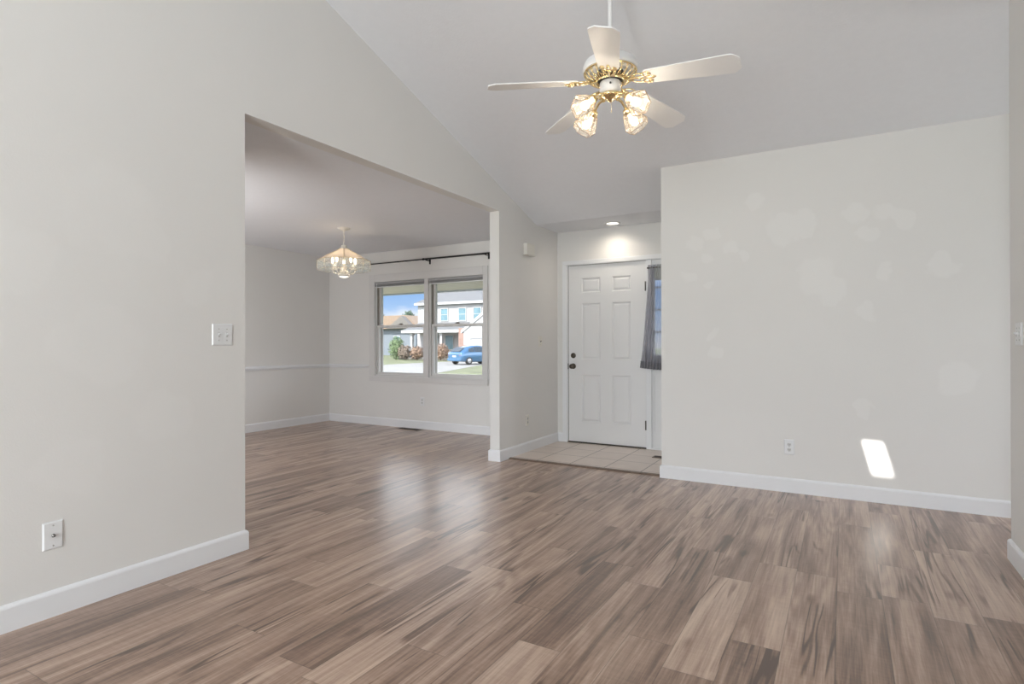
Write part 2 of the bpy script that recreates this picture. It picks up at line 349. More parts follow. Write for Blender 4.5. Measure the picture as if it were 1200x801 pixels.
def plank(i, y0, y1, tone):
    x0 = .5+PW*i; vs = [bm.verts.new(p) for p in ((x0, y0, 0), (x0+PW, y0, 0), (x0+PW, y1, 0), (x0, y1, 0))]
    f = bm.faces.new(vs); r = rnd.random(); ln = y1-y0
    for l, (u, v) in zip(f.loops, ((0, 0), (PW, 0), (PW, ln), (0, ln))):
        l[cl] = (tone, r, ln/4, 1); l[ul].uv = (u, v)
for i in range(-41, 15):
    sp_ = special.get(i, []); lo = min([s_[0] for s_ in sp_], default=None); hi = max([s_[1] for s_ in sp_], default=None)
    for s_ in sp_: plank(i, *s_)
    def tone_(): return min(.85, max(.3, rnd.gauss(.52, .065)))
    if lo is None: lo = hi = rnd.uniform(0, PL)
    y = lo
    while y > -3.6: plank(i, max(y-PL, -3.7), y, tone_()); y -= PL
    y = hi
    while y < 6.1: plank(i, y, min(y+PL, 6.2), tone_()); y += PL
fl = struct('floor', bm, floor_mat(), 'grey-brown wood plank floor running through the living and dining rooms', 'floor', fix=False)

bm = BM(); box(bm, XL, XR, 4.965, YF+.02, .001, .008)
struct('floor', bm, tile_mat(), 'beige square tile floor of the entry in front of the door', 'tile floor')
bm = BM(); prism(bm, [(4.920, .001), (4.970, .001), (4.970, .010), (4.960, .013), (4.930, .010)], XL+.016, XR-.016, 'x')
struct('trim_1', bm, stair_m, 'dark wood transition strip between plank floor and entry tile', 'threshold strip')

# left wall with the wide opening, header and end column
prof = [(YB-.1, 0), (Y1, 0), (Y1, H), (Y2, H), (Y2, 0), (YF, 0), (YF, H), (YK, H), (YRG, zc(YRG)), (YB-.1, zc(YB-.1))]
bm = BM(); prism(bm, prof, XLo, XL, 'x')
struct('wall_left', bm, walll_m, 'cream left wall with wide opening to the dining room and a narrow end column', 'wall')
# front wall with window and door holes
def wall_holes(x0, x1, y0, y1, z0, z1, holes):
    bm = BM(); xs = sorted({x0, x1, *[h[0] for h in holes], *[h[1] for h in holes]}); zs = sorted({z0, z1, *[h[2] for h in holes], *[h[3] for h in holes]})
    for a, b in zip(xs, xs[1:]):
        for c, d in zip(zs, zs[1:]):
            if not any(a >= h[0]-1e-6 and b <= h[1]+1e-6 and c >= h[2]-1e-6 and d <= h[3]+1e-6 for h in holes): box(bm, a, b, y0, y1, c, d)
    bmesh.ops.remove_doubles(bm, verts=bm.verts, dist=1e-5)
    seen = {}
    for f in list(bm.faces):
        k = tuple(sorted(v.index for v in f.verts))
    bm.verts.index_update()
    for f in list(bm.faces):
        k = tuple(sorted(v.index for v in f.verts)); seen.setdefault(k, []).append(f)
    dead = [f for v in seen.values() if len(v) > 1 for f in v]
    bmesh.ops.delete(bm, geom=dead, context='FACES_ONLY')
    return bm
WX0, WX1, WZ0, WZ1 = -5.775, -3.92, .695, 2.03
bm = wall_holes(XD-.1, XR, YF, YF+.16, 0, H, [(WX0, WX1, WZ0, WZ1), (-2.79, -1.40, 0, 2.055)])
struct('wall_front', bm, wall_m, 'cream front wall holding the double window and the entry door', 'wall')
# right wall with entry return
bm = BM()
prism(bm, [(XR, 0), (XE, 0), (XE, zc(YR)), (XR, zc(YR))], YR, YR+.11, 'y')
prism(bm, [(YR+.11, 0), (YF+.16, 0), (YF+.16, H), (YK, H), (YR+.11, zc(YR+.11))], XR, XR+.11, 'x')
struct('wall_right', bm, wallr_m, 'large cream wall right of the entry with faint paint touch-up blotches', 'wall')
bm = BM(); prism(bm, [(YB-.1, 0), (YN, 0), (YN, zc(YN)), (YRG, zc(YRG)), (YB-.1, zc(YB-.1))], XN, XN+.11, 'x')
struct('wall_near', bm, wall_m, 'end of the cream side wall at the right edge beside the hall', 'wall')
bm = BM(); prism(bm, [(YN-.11, 0), (YN, 0), (YN, zc(YN)), (YN-.11, zc(YN-.11))], XN+.11, XE, 'x')
struct('wall_hall', bm, wall_m, 'cream side wall of the hallway hidden behind the near wall', 'wall')
bm = wall_holes(-10, -9, 0, 1, 0, 1, []); bm.free()
bm = BM()
for (a, b, c, d) in ((YN, 4.06, 0, 2.55), (4.78, YR, 0, 2.55), (4.06, 4.78, 0, .4), (4.06, 4.78, 2.1, 2.55)): box(bm, XE, XE+.1, a, b, c, d)
prism(bm, [(YN, 2.55), (YR, 2.55), (YR, zc(YR)), (YN, zc(YN))], XE, XE+.1, 'x')
struct('wall_hall', bm, wall_m, 'cream end wall of the hallway with its window opening', 'wall')
bm = wall_holes(XD-.1, XD, 1.9, YF, 0, H, [])
struct('wall_dining', bm, wall_m, 'cream left wall of the dining room above and below the chair rail', 'wall')
bm = wall_holes(XD, XLo, 1.84, 1.9, 0, H, [(-5.9, -3.9, .4, 2.2)])
struct('wall_dining', bm, wall_m, 'cream back wall of the dining room with its wide window opening', 'wall')
bm = wall_holes(XL, XN, YB-.1, YB, 0, zc(YB), [(-2.75, -.15, 0, 2.1), (-2.45, .25, 2.2, 2.65)])
struct('wall_back', bm, wall_m, 'cream wall behind the camera with patio door and high window openings', 'wall')

# ceilings: vaulted slab with a small skylight hole, and the flat dining ceiling
bm = BM(); prism(bm, [(YF+.16, H), (YK, H), (YK, H+.06), (YF+.16, H+.06)], XL, XE+.1, 'x')
def slope_slab(bm, y0, y1, x0, x1, hole=None, th=.05):
    t = bmesh.new()
    def loop(pts):
        vs = [t.verts.new((x, y, zc(y) if y0 <= y <= y1 else 0)) for x, y in pts]
        return [t.edges.new((vs[i], vs[(i+1) % len(vs)])) for i in range(len(vs))]
    es = loop([(x0, y0), (x1, y0), (x1, y1), (x0, y1)])
    if hole:
        cx, cy, hx, hy, r = hole; pts = []
        for sx, sy, a0 in ((1, 1, 0), (-1, 1, 90), (-1, -1, 180), (1, -1, 270)):
            for k in range(5):
                a = math.radians(a0+k*22.5); pts.append((cx+sx*(hx-r)+r*math.cos(a), cy+sy*(hy-r*1.4)+1.4*r*math.sin(a)))
        es += loop(pts)
    bmesh.ops.triangle_fill(t, edges=es, use_beauty=True)
    r_ = bmesh.ops.extrude_face_region(t, geom=list(t.faces))
    bmesh.ops.translate(t, verts=[g for g in r_['geom'] if isinstance(g, bmesh.types.BMVert)], vec=(0, 0, th))
    merge(bm, t)
slope_slab(bm, YRG, YK, XL, XE+.1, hole=(-.402, 1.448, .072, .205, .03), th=.03)
slope_slab(bm, -5.2, YRG, XLo, XE+.1)  # run out past the back wall as an added overhang against the sun
prism(bm, [(YRG, zc(YRG)), (YRG, zc(YRG)+.05), (YRG-.02, zc(YRG)+.05)], XLo, XE+.1, 'x')
struct('ceiling', bm, ceil_m, 'white textured vaulted ceiling sloping down to the entry', 'ceiling')
bm = BM(); box(bm, XD-.1, XLo, 1.84, YF+.16, H, H+.06); box(bm, XLo, XL-.001, Y1+.001, Y2-.001, H+.06, H+.061)
struct('ceiling', bm, ceil_m, 'flat white textured ceiling of the dining room', 'ceiling')

bm = BM(); box(bm, XD-1, XLo-.001, -1.2, 1.839, 2.46, 2.60); struct('ceiling', bm, ceil_m, 'added unseen eave slab that keeps sun out of the dining back opening', 'eave')  # slab added out of view to stop sun through the back opening

# baseboards: profile swept along a wall line (room on the left of the direction of travel)
def sweep(pts, prof, bm=None):
    bm = bm or BM(); P = [Vector((*p, 0)) for p in pts]; rings = []
    for i, p in enumerate(P):
        ns = []
        if i > 0: d = (P[i]-P[i-1]).normalized(); ns.append(Vector((-d.y, d.x, 0)))
        if i < len(P)-1: d = (P[i+1]-P[i]).normalized(); ns.append(Vector((-d.y, d.x, 0)))
        n = ns[0] if len(ns) == 1 else (ns[0]+ns[1])/(1+ns[0].dot(ns[1]))
        rings.append([bm.verts.new(p+n*a+Vector((0, 0, z))) for a, z in prof])
    for A, B in zip(rings, rings[1:]):
        for k in range(len(prof)): bm.faces.new((A[k], A[(k+1) % len(prof)], B[(k+1) % len(prof)], B[k]))
    bm.faces.new(rings[0]); bm.faces.new(rings[-1][::-1])
    return bm
BP = [(0.0005, 0), (.014, 0), (.014, .094), (.011, .102), (.005, .108), (0.0005, .110)]
for nm, pts, lab in (('baseboard_left', [(XLo, 1.92), (XLo, Y1), (XL, Y1), (XL, YB)], 'white baseboard along the left wall, wrapping its end'),
                     ('baseboard_column', [(-2.832, YF), (XL, YF), (XL, Y2), (XLo, Y2), (XLo, YF)], 'white baseboard around the end column and entry side wall'),
                     ('baseboard_dining', [(XLo-.016, YF), (XD, YF), (XD, 1.9)], 'white baseboard below the dining window and chair rail'),
                     ('baseboard_right', [(XE, YR), (XR, YR), (XR, YF)], 'white baseboard along the blotchy right wall'),
                     ('baseboard_near', [(XN, YB), (XN, YN), (XE, YN)], 'white baseboard wrapping the wall end at the right edge')):
    if nm in ('baseboard_near',): pts = pts
    struct(nm, sweep(pts, BP), trim_m, lab, 'baseboard')
CP = [(.0005, .800), (.010, .800), (.014, .812), (.022, .822), (.022, .840), (.012, .850), (.0005, .852)]
struct('trim_2', sweep([(-5.87, YF), (XD, YF), (XD, 1.9)], CP), trim_m, 'white chair rail around the dining room walls', 'chair rail')

# ------------------------------------------------------------------ dining window
bm = BM(); y0, y1 = YF-.018, YF
CX0, CX1, CZ0, CZ1 = -5.866, -3.862, .622, 2.125
box(bm, CX0, WX0+.012, y0, y1-.0005, WZ0+.001, CZ1, .004); box(bm, WX1-.012, CX1, y0, y1-.0005, WZ0+.001, CZ1, .004)
box(bm, WX0+.012, WX1-.012, y0, y1-.0005, WZ1-.012, CZ1, .004)
box(bm, CX0, CX1, y0, y1-.0005, CZ0, WZ0-.012, .004); box(bm, CX0-.006, CX1+.004, y0-.014, y1+.02, WZ0-.012, WZ0+.001, .004)
box(bm, -4.868, -4.800, y0, YF+.13, WZ0+.001, WZ1-.012, .004)
win = struct('window_1', bm, frame_m, 'white double window over the dining room wall with two raised blinds', 'window')
units = ((WX0, -4.868), (-4.800, WX1))
for ux0, ux1 in units:
    bm = BM(); fy0, fy1 = YF+.008, YF+.155
    box(bm, ux0, ux0+.022, fy0, fy1, WZ0, WZ1); box(bm, ux1-.022, ux1, fy0, fy1, WZ0, WZ1); box(bm, ux0+.022, ux1-.022, fy0, fy1, WZ0, WZ0+.022); box(bm, ux0+.022, ux1-.022, fy0, fy1, WZ1-.022, WZ1)
    fr = obj('window_frame', bm, frame_m, win)
    bm = BM(); box(bm, ux0+.0221, ux0+.0235, fy0+.02, fy1-.02, WZ0+.022, WZ1-.022); box(bm, ux1-.0235, ux1-.0221, fy0+.02, fy1-.02, WZ0+.022, WZ1-.022)
    tag(obj('jamb_liner', bm, liner_m, fr), 'brownish grey jamb track')
    a, b = ux0+.024, ux1-.024; zm = 1.392
    for (nm, ys, za, zb) in (('sash', YF+.070, zm-.018, WZ1-.024), ('sash', YF+.030, WZ0+.024, zm+.018)):
        bm = BM(); w = .031
        box(bm, a, a+w, ys, ys+.034, za, zb); box(bm, b-w, b, ys, ys+.034, za, zb); box(bm, a+w, b-w, ys, ys+.034, za, za+w); box(bm, a+w, b-w, ys, ys+.034, zb-w, zb)
        sa = obj(nm, bm, frame_m, win)
        bm = BM(); box(bm, a+w, b-w, ys+.015, ys+.019, za+w, zb-w); obj('pane', bm, pane_m, sa)
        if za < 1:
            bm = BM(); c = (a+b)/2; box(bm, c-.03, c+.03, ys-.004, ys+.02, zb, zb+.012, .003); box(bm, c-.008, c+.03, ys-.01, ys+.006, zb+.006, zb+.02, .002)
            tag(obj('sash_lock', bm, steel_m, sa), 'small dark sash lock')
# blinds
for k, (ux0, ux1) in enumerate(units):
    t = thing('window_blind', ('raised grey mini blind at the top of the left window unit, with a wand', 'raised grey mini blind at the top of the right window unit, beside the column')[k], 'blind', ((ux0+ux1)/2, YF+.004, WZ1-.014), group='raised blinds of the dining window')
    hw = (ux1-ux0)/2-.006
    bm = BM(); box(bm, -hw, hw, -.02, .022, -.034, -.001, .003); obj('headrail', bm, blind_m, t)
    bm = BM()
    for i in range(9): box(bm, -hw+.006, hw-.006, -.014, .014, -.0375-.0028*i, -.0358-.0028*i)
    obj('slat_stack', bm, blind_m, t)
    bm = BM(); box(bm, -hw+.006, hw-.006, -.014, .014, -.076, -.064, .003); tag(obj('bottom_rail', bm, plate_m, t), 'white bottom rail')
    if k == 0:
        bm = BM(); tube(bm, [(-hw+.055, -.024, -.02), (-hw+.056, -.026, -.30), (-hw+.058, -.026, -.62)], .0045, 6); tag(obj('tilt_wand', bm, plate_m, t), 'clear white tilt wand')
# curtain rod
t = thing('curtain_rod', 'thin black curtain rod above the dining room window', 'curtain rod', (-4.87, YF-.08, 2.268))
bm = BM(); tube(bm, [(-1.1, 0, 0), (.1, 0, 0)], .0085, 10); obj('rod', bm, black_m, t)
bm = BM(); tube(bm, [(.03, 0, 0), (1.08, 0, 0)], .0115, 10); lathe(bm, [(.014, -.014), (.016, 0), (.014, .014)], 12, Matrix.Translation((.04, 0, 0)) @ Matrix.Rotation(PI/2, 4, 'Y')); obj('outer_tube', bm, black_m, t)
for x in (-1.1, 1.08):
    bm = BM(); s_ = 1 if x > 0 else -1; lathe(bm, [(.010, 0), (.018, .008), (.018, .03), (.010, .042), (.004, .05)], 12, Matrix.Translation((x, 0, 0)) @ Matrix.Rotation(s_*PI/2, 4, 'Y')); obj('finial', bm, black_m, t)
for x in (-1.02, .09, 1.02):
    bm = BM(); box(bm, x-.006, x+.006, -.012, .079, -.022, -.012, .001); box(bm, x-.012, x+.012, .074, .0795, -.06, .02, .001); box(bm, x-.004, x+.004, -.014, -.010, -.022, .004); obj('bracket', bm, black_m, t)

# ------------------------------------------------------------------ entry door, sidelight, casing
DX0, DX1, DZ0, DZ1 = -2.765, -1.852, .022, 2.042
bm = BM(); cx = [DX0, -2.603, -2.375, -2.237, -2.020, DX1]; cz = [DZ0, .252, .790, .962, 1.606, 1.728, 1.893, DZ1]
yf_ = YF+.012
V = [[bm.verts.new((x, yf_, z)) for z in cz] for x in cx]; pan = []
for i in range(5):
    for j in range(7):
        f = bm.faces.new((V[i][j], V[i+1][j], V[i+1][j+1], V[i][j+1]))
        if i in (1, 3) and j in (1, 3, 5): pan.append(f)
bm.normal_update()
if pan[0].normal.y > 0:
    for f in bm.faces: f.normal_flip()
bmesh.ops.inset_individual(bm, faces=pan, thickness=.016, depth=-.011)
bmesh.ops.inset_individual(bm, faces=pan, thickness=.010, depth=0)
bmesh.ops.inset_individual(bm, faces=pan, thickness=.022, depth=.008)
ed = [e_ for e_ in bm.edges if e_.is_boundary]
r_ = bmesh.ops.extrude_edge_only(bm, edges=ed); nv = [g for g in r_['geom'] if isinstance(g, bmesh.types.BMVert)]
for v in nv: v.co.y = yf_+.044
bmesh.ops.contextual_create(bm, geom=[e_ for e_ in bm.edges if e_.is_boundary])
dr = struct('door_1', bm, door_m, 'white six-panel entry door with bronze knob and deadbolt', 'door')
RX = Matrix.Rotation(PI/2, 4, 'X')
def at_front(x, z): return Matrix.Translation((x, yf_, z)) @ RX
bm = BM(); lathe(bm, [(.032, 0), (.032, .006), (.026, .010), (.011, .012), (.011, .032), (.020, .038), (.028, .050), (.027, .062), (.017, .068), (.002, .069)], 20, at_front(-2.706, .885)); tag(obj('door_knob', bm, steel_m, dr), 'dark bronze round knob')
bm = BM(); lathe(bm, [(.031, 0), (.031, .006), (.025, .012), (.012, .013), (.002, .013)], 20, at_front(-2.706, 1.008)); box(bm, -2.711, -2.701, yf_-.028, yf_-.008, .994, 1.022, .002); tag(obj('deadbolt', bm, steel_m, dr), 'dark bronze deadbolt turn')
bm = BM(); box(bm, DX0-.010, DX0-.001, yf_-.012, yf_+.01, .85, .915); tag(obj('strike_plate', bm, steel_m, dr), 'dark strike plate on the jamb')
for z in (1.765, 1.03, .262):
    bm = BM(); tube(bm, [(DX1+.001, YF-.008, z-.05), (DX1+.001, YF-.008, z+.05)], .0075, 8); box(bm, DX1-.006, DX1+.004, YF-.004, yf_-.0005, z-.05, z+.05); tag(obj('hinge', bm, hinge_m, dr), 'grey metal hinge')
bm = BM(); box(bm, DX0-.0055, DX0-.0005, yf_+.004, yf_+.05, DZ0, DZ1+.003); box(bm, DX1+.0005, DX1+.0055, yf_+.004, yf_+.05, DZ0, DZ1+.003); box(bm, DX0-.0055, DX1+.0055, yf_+.004, yf_+.05, DZ1+.0005, DZ1+.004); tag(obj('door_gap_shade', bm, mat('door_gap_shade', (.16, .13, .11), .8, var=.1, vscale=30), dr), 'dark strip standing for the shade in the gap around the leaf')  # dark strip coloured as the shade in the gap around the door leaf
bm = BM(); y0, y1 = YF-.016, YF-.0005
XS1 = -1.415
box(bm, -2.832, -2.778, y0, y1, 0.0085, 2.0495, .004); box(bm, -2.832, XR-.016, y0, y1, 2.050, 2.098, .004)
box(bm, -2.789, -2.771, YF-.001, YF+.14, .0085, 2.052); box(bm, -2.789, XS1, YF, YF+.14, 2.046, 2.054); box(bm, -1.846, -1.788, YF-.006, YF+.14, .0085, 2.046, .003)
box(bm, XS1, XR-.016, y0, y1, .0085, 2.0495, .004)
cs = struct('trim_3', bm, trim_m, 'white casing and jambs around the entry door and sidelight', 'door casing')
bm = BM(); box(bm, -2.771, -1.846, YF-.004, YF+.10, .0085, .019, .002); tag(obj('threshold', bm, mat('threshold_bronze', (.06, .05, .04), .5, .4, var=.1, vscale=30), cs), 'dark bronze door threshold')
# sidelight
bm = BM(); sx0, sx1 = -1.788, XS1; gz0, gz1 = 1.03, 1.985; ys0, ys1 = YF+.02, YF+.06
box(bm, sx0, sx0+.024, ys0, ys1, .02, 2.046); box(bm, sx1-.055, sx1, ys0, ys1, .02, 2.046); box(bm, sx0+.024, sx1-.055, ys0, ys1, gz1, 2.046); box(bm, sx0+.024, sx1-.055, ys0, ys1, .80, gz0)
box(bm, sx0+.024, sx1-.055, ys0, ys1, .02, .20); box(bm, sx0+.024, sx1-.055, ys0+.012, ys1, .20, .80); box(bm, sx0+.060, sx1-.085, ys0+.004, ys0+.012, .235, .765, .003)
box(bm, sx0, sx1, ys0-.022, ys0, 1.0, 1.03, .004); box(bm, sx0, sx1, YF-.01, YF+.10, .0085, .02)
sl = struct('window_2', bm, door_m, 'white sidelight with small panes beside the entry door', 'sidelight')
bm = BM(); box(bm, sx0+.024, sx1-.055, ys0+.02, ys0+.024, gz0, gz1); obj('pane', bm, pane_m, sl)
bm = BM()
for k in range(1, 4):
    z = gz0+(gz1-gz0)*k/4; box(bm, sx0+.024, sx1-.055, ys0+.008, ys0+.019, z-.009, z+.009)
box(bm, (sx0+sx1)/2-.009, (sx0+sx1)/2+.009, ys0+.006, ys0+.0075, gz0, gz1); obj('muntin', bm, door_m, sl)
# sheer curtain
t = thing('sheer_curtain', 'grey sheer curtain hanging over the sidelight by the entry door', 'curtain', (-1.62, YF-.035, .88))
bm = BM(); NX, NZ = 110, 30; grid = []
for j in range(NZ+1):
    v = j/NZ; row = []
    for i in range(NX+1):
        u = i/NX
        xl = -1.900+.085*min(1, v**.8*1.12); xr = -1.405
        x = xl+(xr-xl)*u
        amp = .016*(1-.45*v) if v < .93 else .007
        ph = 2*PI*(u*15+.35*math.sin(3*v+5*u))
        y = amp*math.sin(ph)+.004*math.sin(2*PI*u*37+4*v)-.018*(1-v)*(1-u)
        z = .885-.020*math.sin(u*PI*.9)*(1-v)+v*1.10
        row.append(bm.verts.new((x+1.62, y, z-.88)))
    grid.append(row)
for j in range(NZ):
    for i in range(NX):
        f = bm.faces.new((grid[j][i], grid[j][i+1], grid[j+1][i+1], grid[j+1][i])); f.smooth = True
obj('drape', bm, sheer_m, t)
bm = BM()
for j in (0, 2):
    for i in range(NX):
        pass
hb = []
for zz in (0., .075):
    hb.append([bm.verts.new((grid_x, gy, gz)) for grid_x, gy, gz in [((-1.897+.012*(zz/.075)*.5+(-1.405+1.897)*i/NX)+1.62, .0165*math.sin(2*PI*(i/NX*15+.35*math.sin(5*i/NX)))-.018*(1-i/NX)-.0035, zz+.004-.020*math.sin(i/NX*PI*.9)) for i in range(NX+1)]])
for i in range(NX):
    f = bm.faces.new((hb[0][i], hb[0][i+1], hb[1][i+1], hb[1][i])); f.smooth = True
tag(obj('hem', bm, mat('hem_fabric', (.24, .24, .26), .9, var=.15, vscale=60), t), 'darker folded hem')
bm = BM(); tube(bm, [(-.205, 0, 1.075), (.225, 0, 1.075)], .006, 8)
for s_ in (-.2, .22): box(bm, s_-.006, s_+.006, -.004, .034, 1.068, 1.082)
tag(obj('curtain_rod', bm, hinge_m, t), 'thin metal sash rod')

# ------------------------------------------------------------------ wall plates, chime, registers
def screw(bm, x, z): lathe(bm, [(.0035, 0), (.003, .0015), (.0005, .0018)], 10, Matrix.Translation((x, -.0062, z)) @ RX)
def plate_bm(w, h):
    bm = BM(); a, b = w/2, h/2
    o_ = [bm.verts.new(p) for p in ((-a, -.0003, -b), (a, -.0003, -b), (a, -.0003, b), (-a, -.0003, b))]
    c_ = .005; i_ = [bm.verts.new(p) for p in ((-a+c_, -.006, -b+c_), (a-c_, -.006, -b+c_), (a-c_, -.006, b-c_), (-a+c_, -.006, b-c_))]
    bm.faces.new(i_); bm.faces.new(o_[::-1])
    for k in range(4): bm.faces.new((o_[k], o_[(k+1) % 4], i_[(k+1) % 4], i_[k]))
    return bm
def outlet(loc, rot, label, m=plate_m):
    t = thing('wall_outlet', label, 'outlet', loc, rot, 'wall outlets'); obj('cover_plate', plate_bm(.072, .116), m, t)
    for z in (-.0195, .0195):
        bm = BM(); pts = [(.0165*max(-.85, min(.85, math.cos(a))), z+.0165*max(-.72, min(.72, math.sin(a)))) for a in [2*PI*k/24 for k in range(24)]]
        prism(bm, pts, -.0085, -.0055, 'y'); rc = tag(obj('receptacle', bm, mat('receptacle_plastic', (.70, .70, .69), .35, var=.02, vscale=30), t), 'receptacle face')
        bm = BM(); box(bm, -.0075, -.0045, -.0092, -.0084, z-.003, z+.007); box(bm, .0045, .0075, -.0092, -.0084, z-.003, z+.006); lathe(bm, [(.003, 0), (.003, .001)], 10, Matrix.Translation((0, -.0084, z-.009)) @ RX); tag(obj('slots', bm, dark_m, rc), 'dark slots')
    bm = BM(); screw(bm, 0, 0); obj('screw', bm, screw_m, t)
    return t
def switch(loc, rot, label, n=1, m=plate_m, tm=None):
    t = thing('light_switch', label, 'light switch', loc, rot, 'light switches'); obj('cover_plate', plate_bm(.072+.046*(n-1), .116), m, t)
    for k in range(n):
        x = (k-(n-1)/2)*.046
        bm = BM(); box(bm, x-.0055, x+.0055, -.0075, -.0055, -.0125, .0125); sl_ = tag(obj('toggle_slot', bm, mat('toggle_grey', (.58, .58, .57), .6, var=.05, vscale=30), t), 'grey toggle slot')  # plain grey slot around the toggle
        bm = BM(); vs = prism(bm, [(-.006, -.006), (-.018, .004), (-.017, .010), (-.006, .006)], x-.004, x+.004, 'x'); obj('toggle', bm, tm or m, sl_)
        for z in (-.030, .030):
            bm = BM(); screw(bm, x, z); obj('screw', bm, screw_m, t)
    return t
R90 = PI/2
switch((XL, 1.896, 1.198), R90, 'double white light switch at the left wall end by the opening', 2)
t = thing('cable_plate', 'white cable jack plate low on the left wall near the floor', 'cable outlet', (XL, 1.130, .340), R90)
obj('cover_plate', plate_bm(.074, .118), plate_m, t)
bm = BM(); lathe(bm, [(.0075, 0), (.0075, .003), (.0048, .003), (.0048, .012), (.0035, .012), (.0035, .006), (.0005, .006)], 12, Matrix.Translation((0, -.006, 0)) @ RX); tag(obj('coax_connector', bm, mat('coax_metal', (.22, .21, .20), .35, .9, var=.1, vscale=50), t), 'dark metal coax connector')
for z in (-.042, .042):
    bm = BM(); screw(bm, 0, z); obj('screw', bm, screw_m, t)
outlet((-.366, YR, .348), 0, 'white outlet low on the right wall left of the sun patch')
outlet((-4.914, YF, .372), 0, 'small white outlet under the dining room window')
outlet((XL, 5.335, .337), R90, 'cream outlet low on the entry side wall behind the column', plateiv_m)
switch((XL, 5.635, 1.168), R90, 'cream switch with dark toggle on the entry side wall by the door', 1, plateiv_m, steel_m)
switch((XN, 3.770, 1.190), -R90, 'white light switch at the right edge of the frame', 2)
t = thing('door_chime', 'cream door chime box high on the entry side wall', 'door chime', (XL, 5.345, 2.085), R90)
bm = BM(); box(bm, -.085, .085, -.045, -.0005, 0, .115, .006); obj('cover', bm, plateiv_m, t)
bm = BM(); box(bm, -.095, .095, -.050, -.0005, -.008, -.0005, .002); box(bm, -.05, .05, -.0465, -.0452, .02, .095, .0005); obj('base_ledge', bm, plateiv_m, t)
def register(loc, w, d, label, m):
    t = thing('floor_register', label, 'floor vent', loc, 0); bm = BM()
    box(bm, -w/2, w/2, -d/2, -d/2+.014, 0.0005, .006); box(bm, -w/2, w/2, d/2-.014, d/2, 0.0005, .006); box(bm, -w/2, -w/2+.014, -d/2+.014, d/2-.014, 0.0005, .006); box(bm, w/2-.014, w/2, -d/2+.014, d/2-.014, 0.0005, .006)
    obj('frame', bm, m, t); bm = BM(); n = int((w-.03)/.014)
    for i in range(n):
        x = -w/2+.016+i*(w-.032)/n; box(bm, x, x+.005, -d/2+.014, d/2-.014, .001, .005)
    box(bm, -w/2+.014, w/2-.014, -d/2+.014, d/2-.014, .0003, .0009); obj('louvers', bm, dark_m, t)
register((-5.06, 5.985, 0), .36, .12, 'brown floor vent against the wall below the dining window', vent_m)
register((-1.53, 5.70, .008), .26, .10, 'dark floor vent in the entry tile by the right wall corner', vent_m)

# recessed entry light
t = thing('recessed_light', 'round recessed ceiling light above the entry door', 'ceiling light', (-2.150, 5.885, H))
bm = BM(); lathe(bm, [(.082, -.0005), (.084, -.004), (.078, -.008), (.064, -.006), (.062, -.0005)], 32, cap=False); obj('trim_ring', bm, fanw_m, t)
bm = BM(); lathe(bm, [(.0635, -.003), (.045, -.006), (.0005, -.007)], 28, cap=False); tag(obj('lens', bm, mat('lamp_lens', (.9, .88, .84), .4, var=.01, emit=(1, .90, .76), estr=2.2), t), 'glowing lens')
lo = light('recessed_spot', 'SPOT', (-2.150, 5.885, H-.012), 12, (1, .88, .74), (-.1, -.05, -1), spot_size=math.radians(165), spot_blend=1.0, shadow_soft_size=.06)

# ------------------------------------------------------------------ ceiling fan
FC = Vector((-1.080, 2.925, 0)); ZF = 2.55
fan = thing('ceiling_fan', 'white five-blade ceiling fan with brass trim and four lit glass shades', 'ceiling fan', (FC.x, FC.y, ZF))
zt = zc(FC.y)-ZF
bm = BM(); tube(bm, [(0, 0, .13), (0, 0, zt-.05)], .0115, 14); obj('downrod', bm, fanw_m, fan)
sl_n = Vector((0, SL, 1)).normalized()
bm = BM(); lathe(bm, [(.066, zt+.012), (.068, zt-.03), (.055, zt-.06), (.028, zt-.085), (.013, zt-.09)], 28)
for v in bm.verts:
    if v.co.z > zt-.001: v.co.z = zc(FC.y+v.co.y)-ZF-.001
obj('canopy', bm, fanw_m, fan)
bm = BM(); lathe(bm, [(.020, .145), (.024, .128), (.070, .124), (.112, .116), (.137, .100), (.145, .080), (.146, .062), (.143, .050), (.02, .050)], 40); obj('motor_housing', bm, fanw_m, fan)
# brass openwork ring beneath the motor
bm = BM(); ring = lambda r, z, n=40: [(r*math.cos(2*PI*k/n), r*math.sin(2*PI*k/n), z) for k in range(n)]
tube(bm, ring(.138, .046), .005, 6, closed=True); tube(bm, ring(.078, -.004), .006, 6, closed=True)
for k in range(24):
    a = 2*PI*k/24
    tube(bm, [(r*math.cos(a+s_), r*math.sin(a+s_), z) for r, z, s_ in ((.138, .046, 0), (.125, .020, .06), (.105, .006, .0), (.080, -.003, -.05))], .0035, 5)
    tube(bm, [(r*math.cos(a+s_), r*math.sin(a+s_), z) for r, z, s_ in ((.134, .040, .1), (.118, .018, .02), (.100, .008, .12), (.082, -.002, .1))], .0025, 5)
obj('brass_ring', bm, brass_m, fan)
bm = BM(); lathe(bm, [(.070, .049), (.070, .006), (.052, .002), (.052, -.004)], 28); tag(obj('flywheel', bm, dark_m, fan), 'black flywheel gap')
bm = BM(); lathe(bm, [(.050, -.002), (.056, -.010), (.056, -.052), (.050, -.066), (.03, -.070)], 32); sw = obj('switch_housing', bm, fanw_m, fan)
bm = BM(); box(bm, .018, .026, -.060, -.053, -.036, -.028); tag(obj('reverse_switch', bm, dark_m, sw), 'tiny black reverse switch')
bm = BM(); lathe(bm, [(.048, -.066), (.056, -.074), (.050, -.086), (.034, -.092), (.024, -.097), (.012, -.100), (.010, -.108), (.003, -.110)], 28)
for k in range(8):
    a = 2*PI*k/8+.3
    tube(bm, [(r*math.cos(a), r*math.sin(a), z) for r, z in ((.046, -.070), (.062, -.076), (.060, -.088), (.046, -.090))], .004, 6)
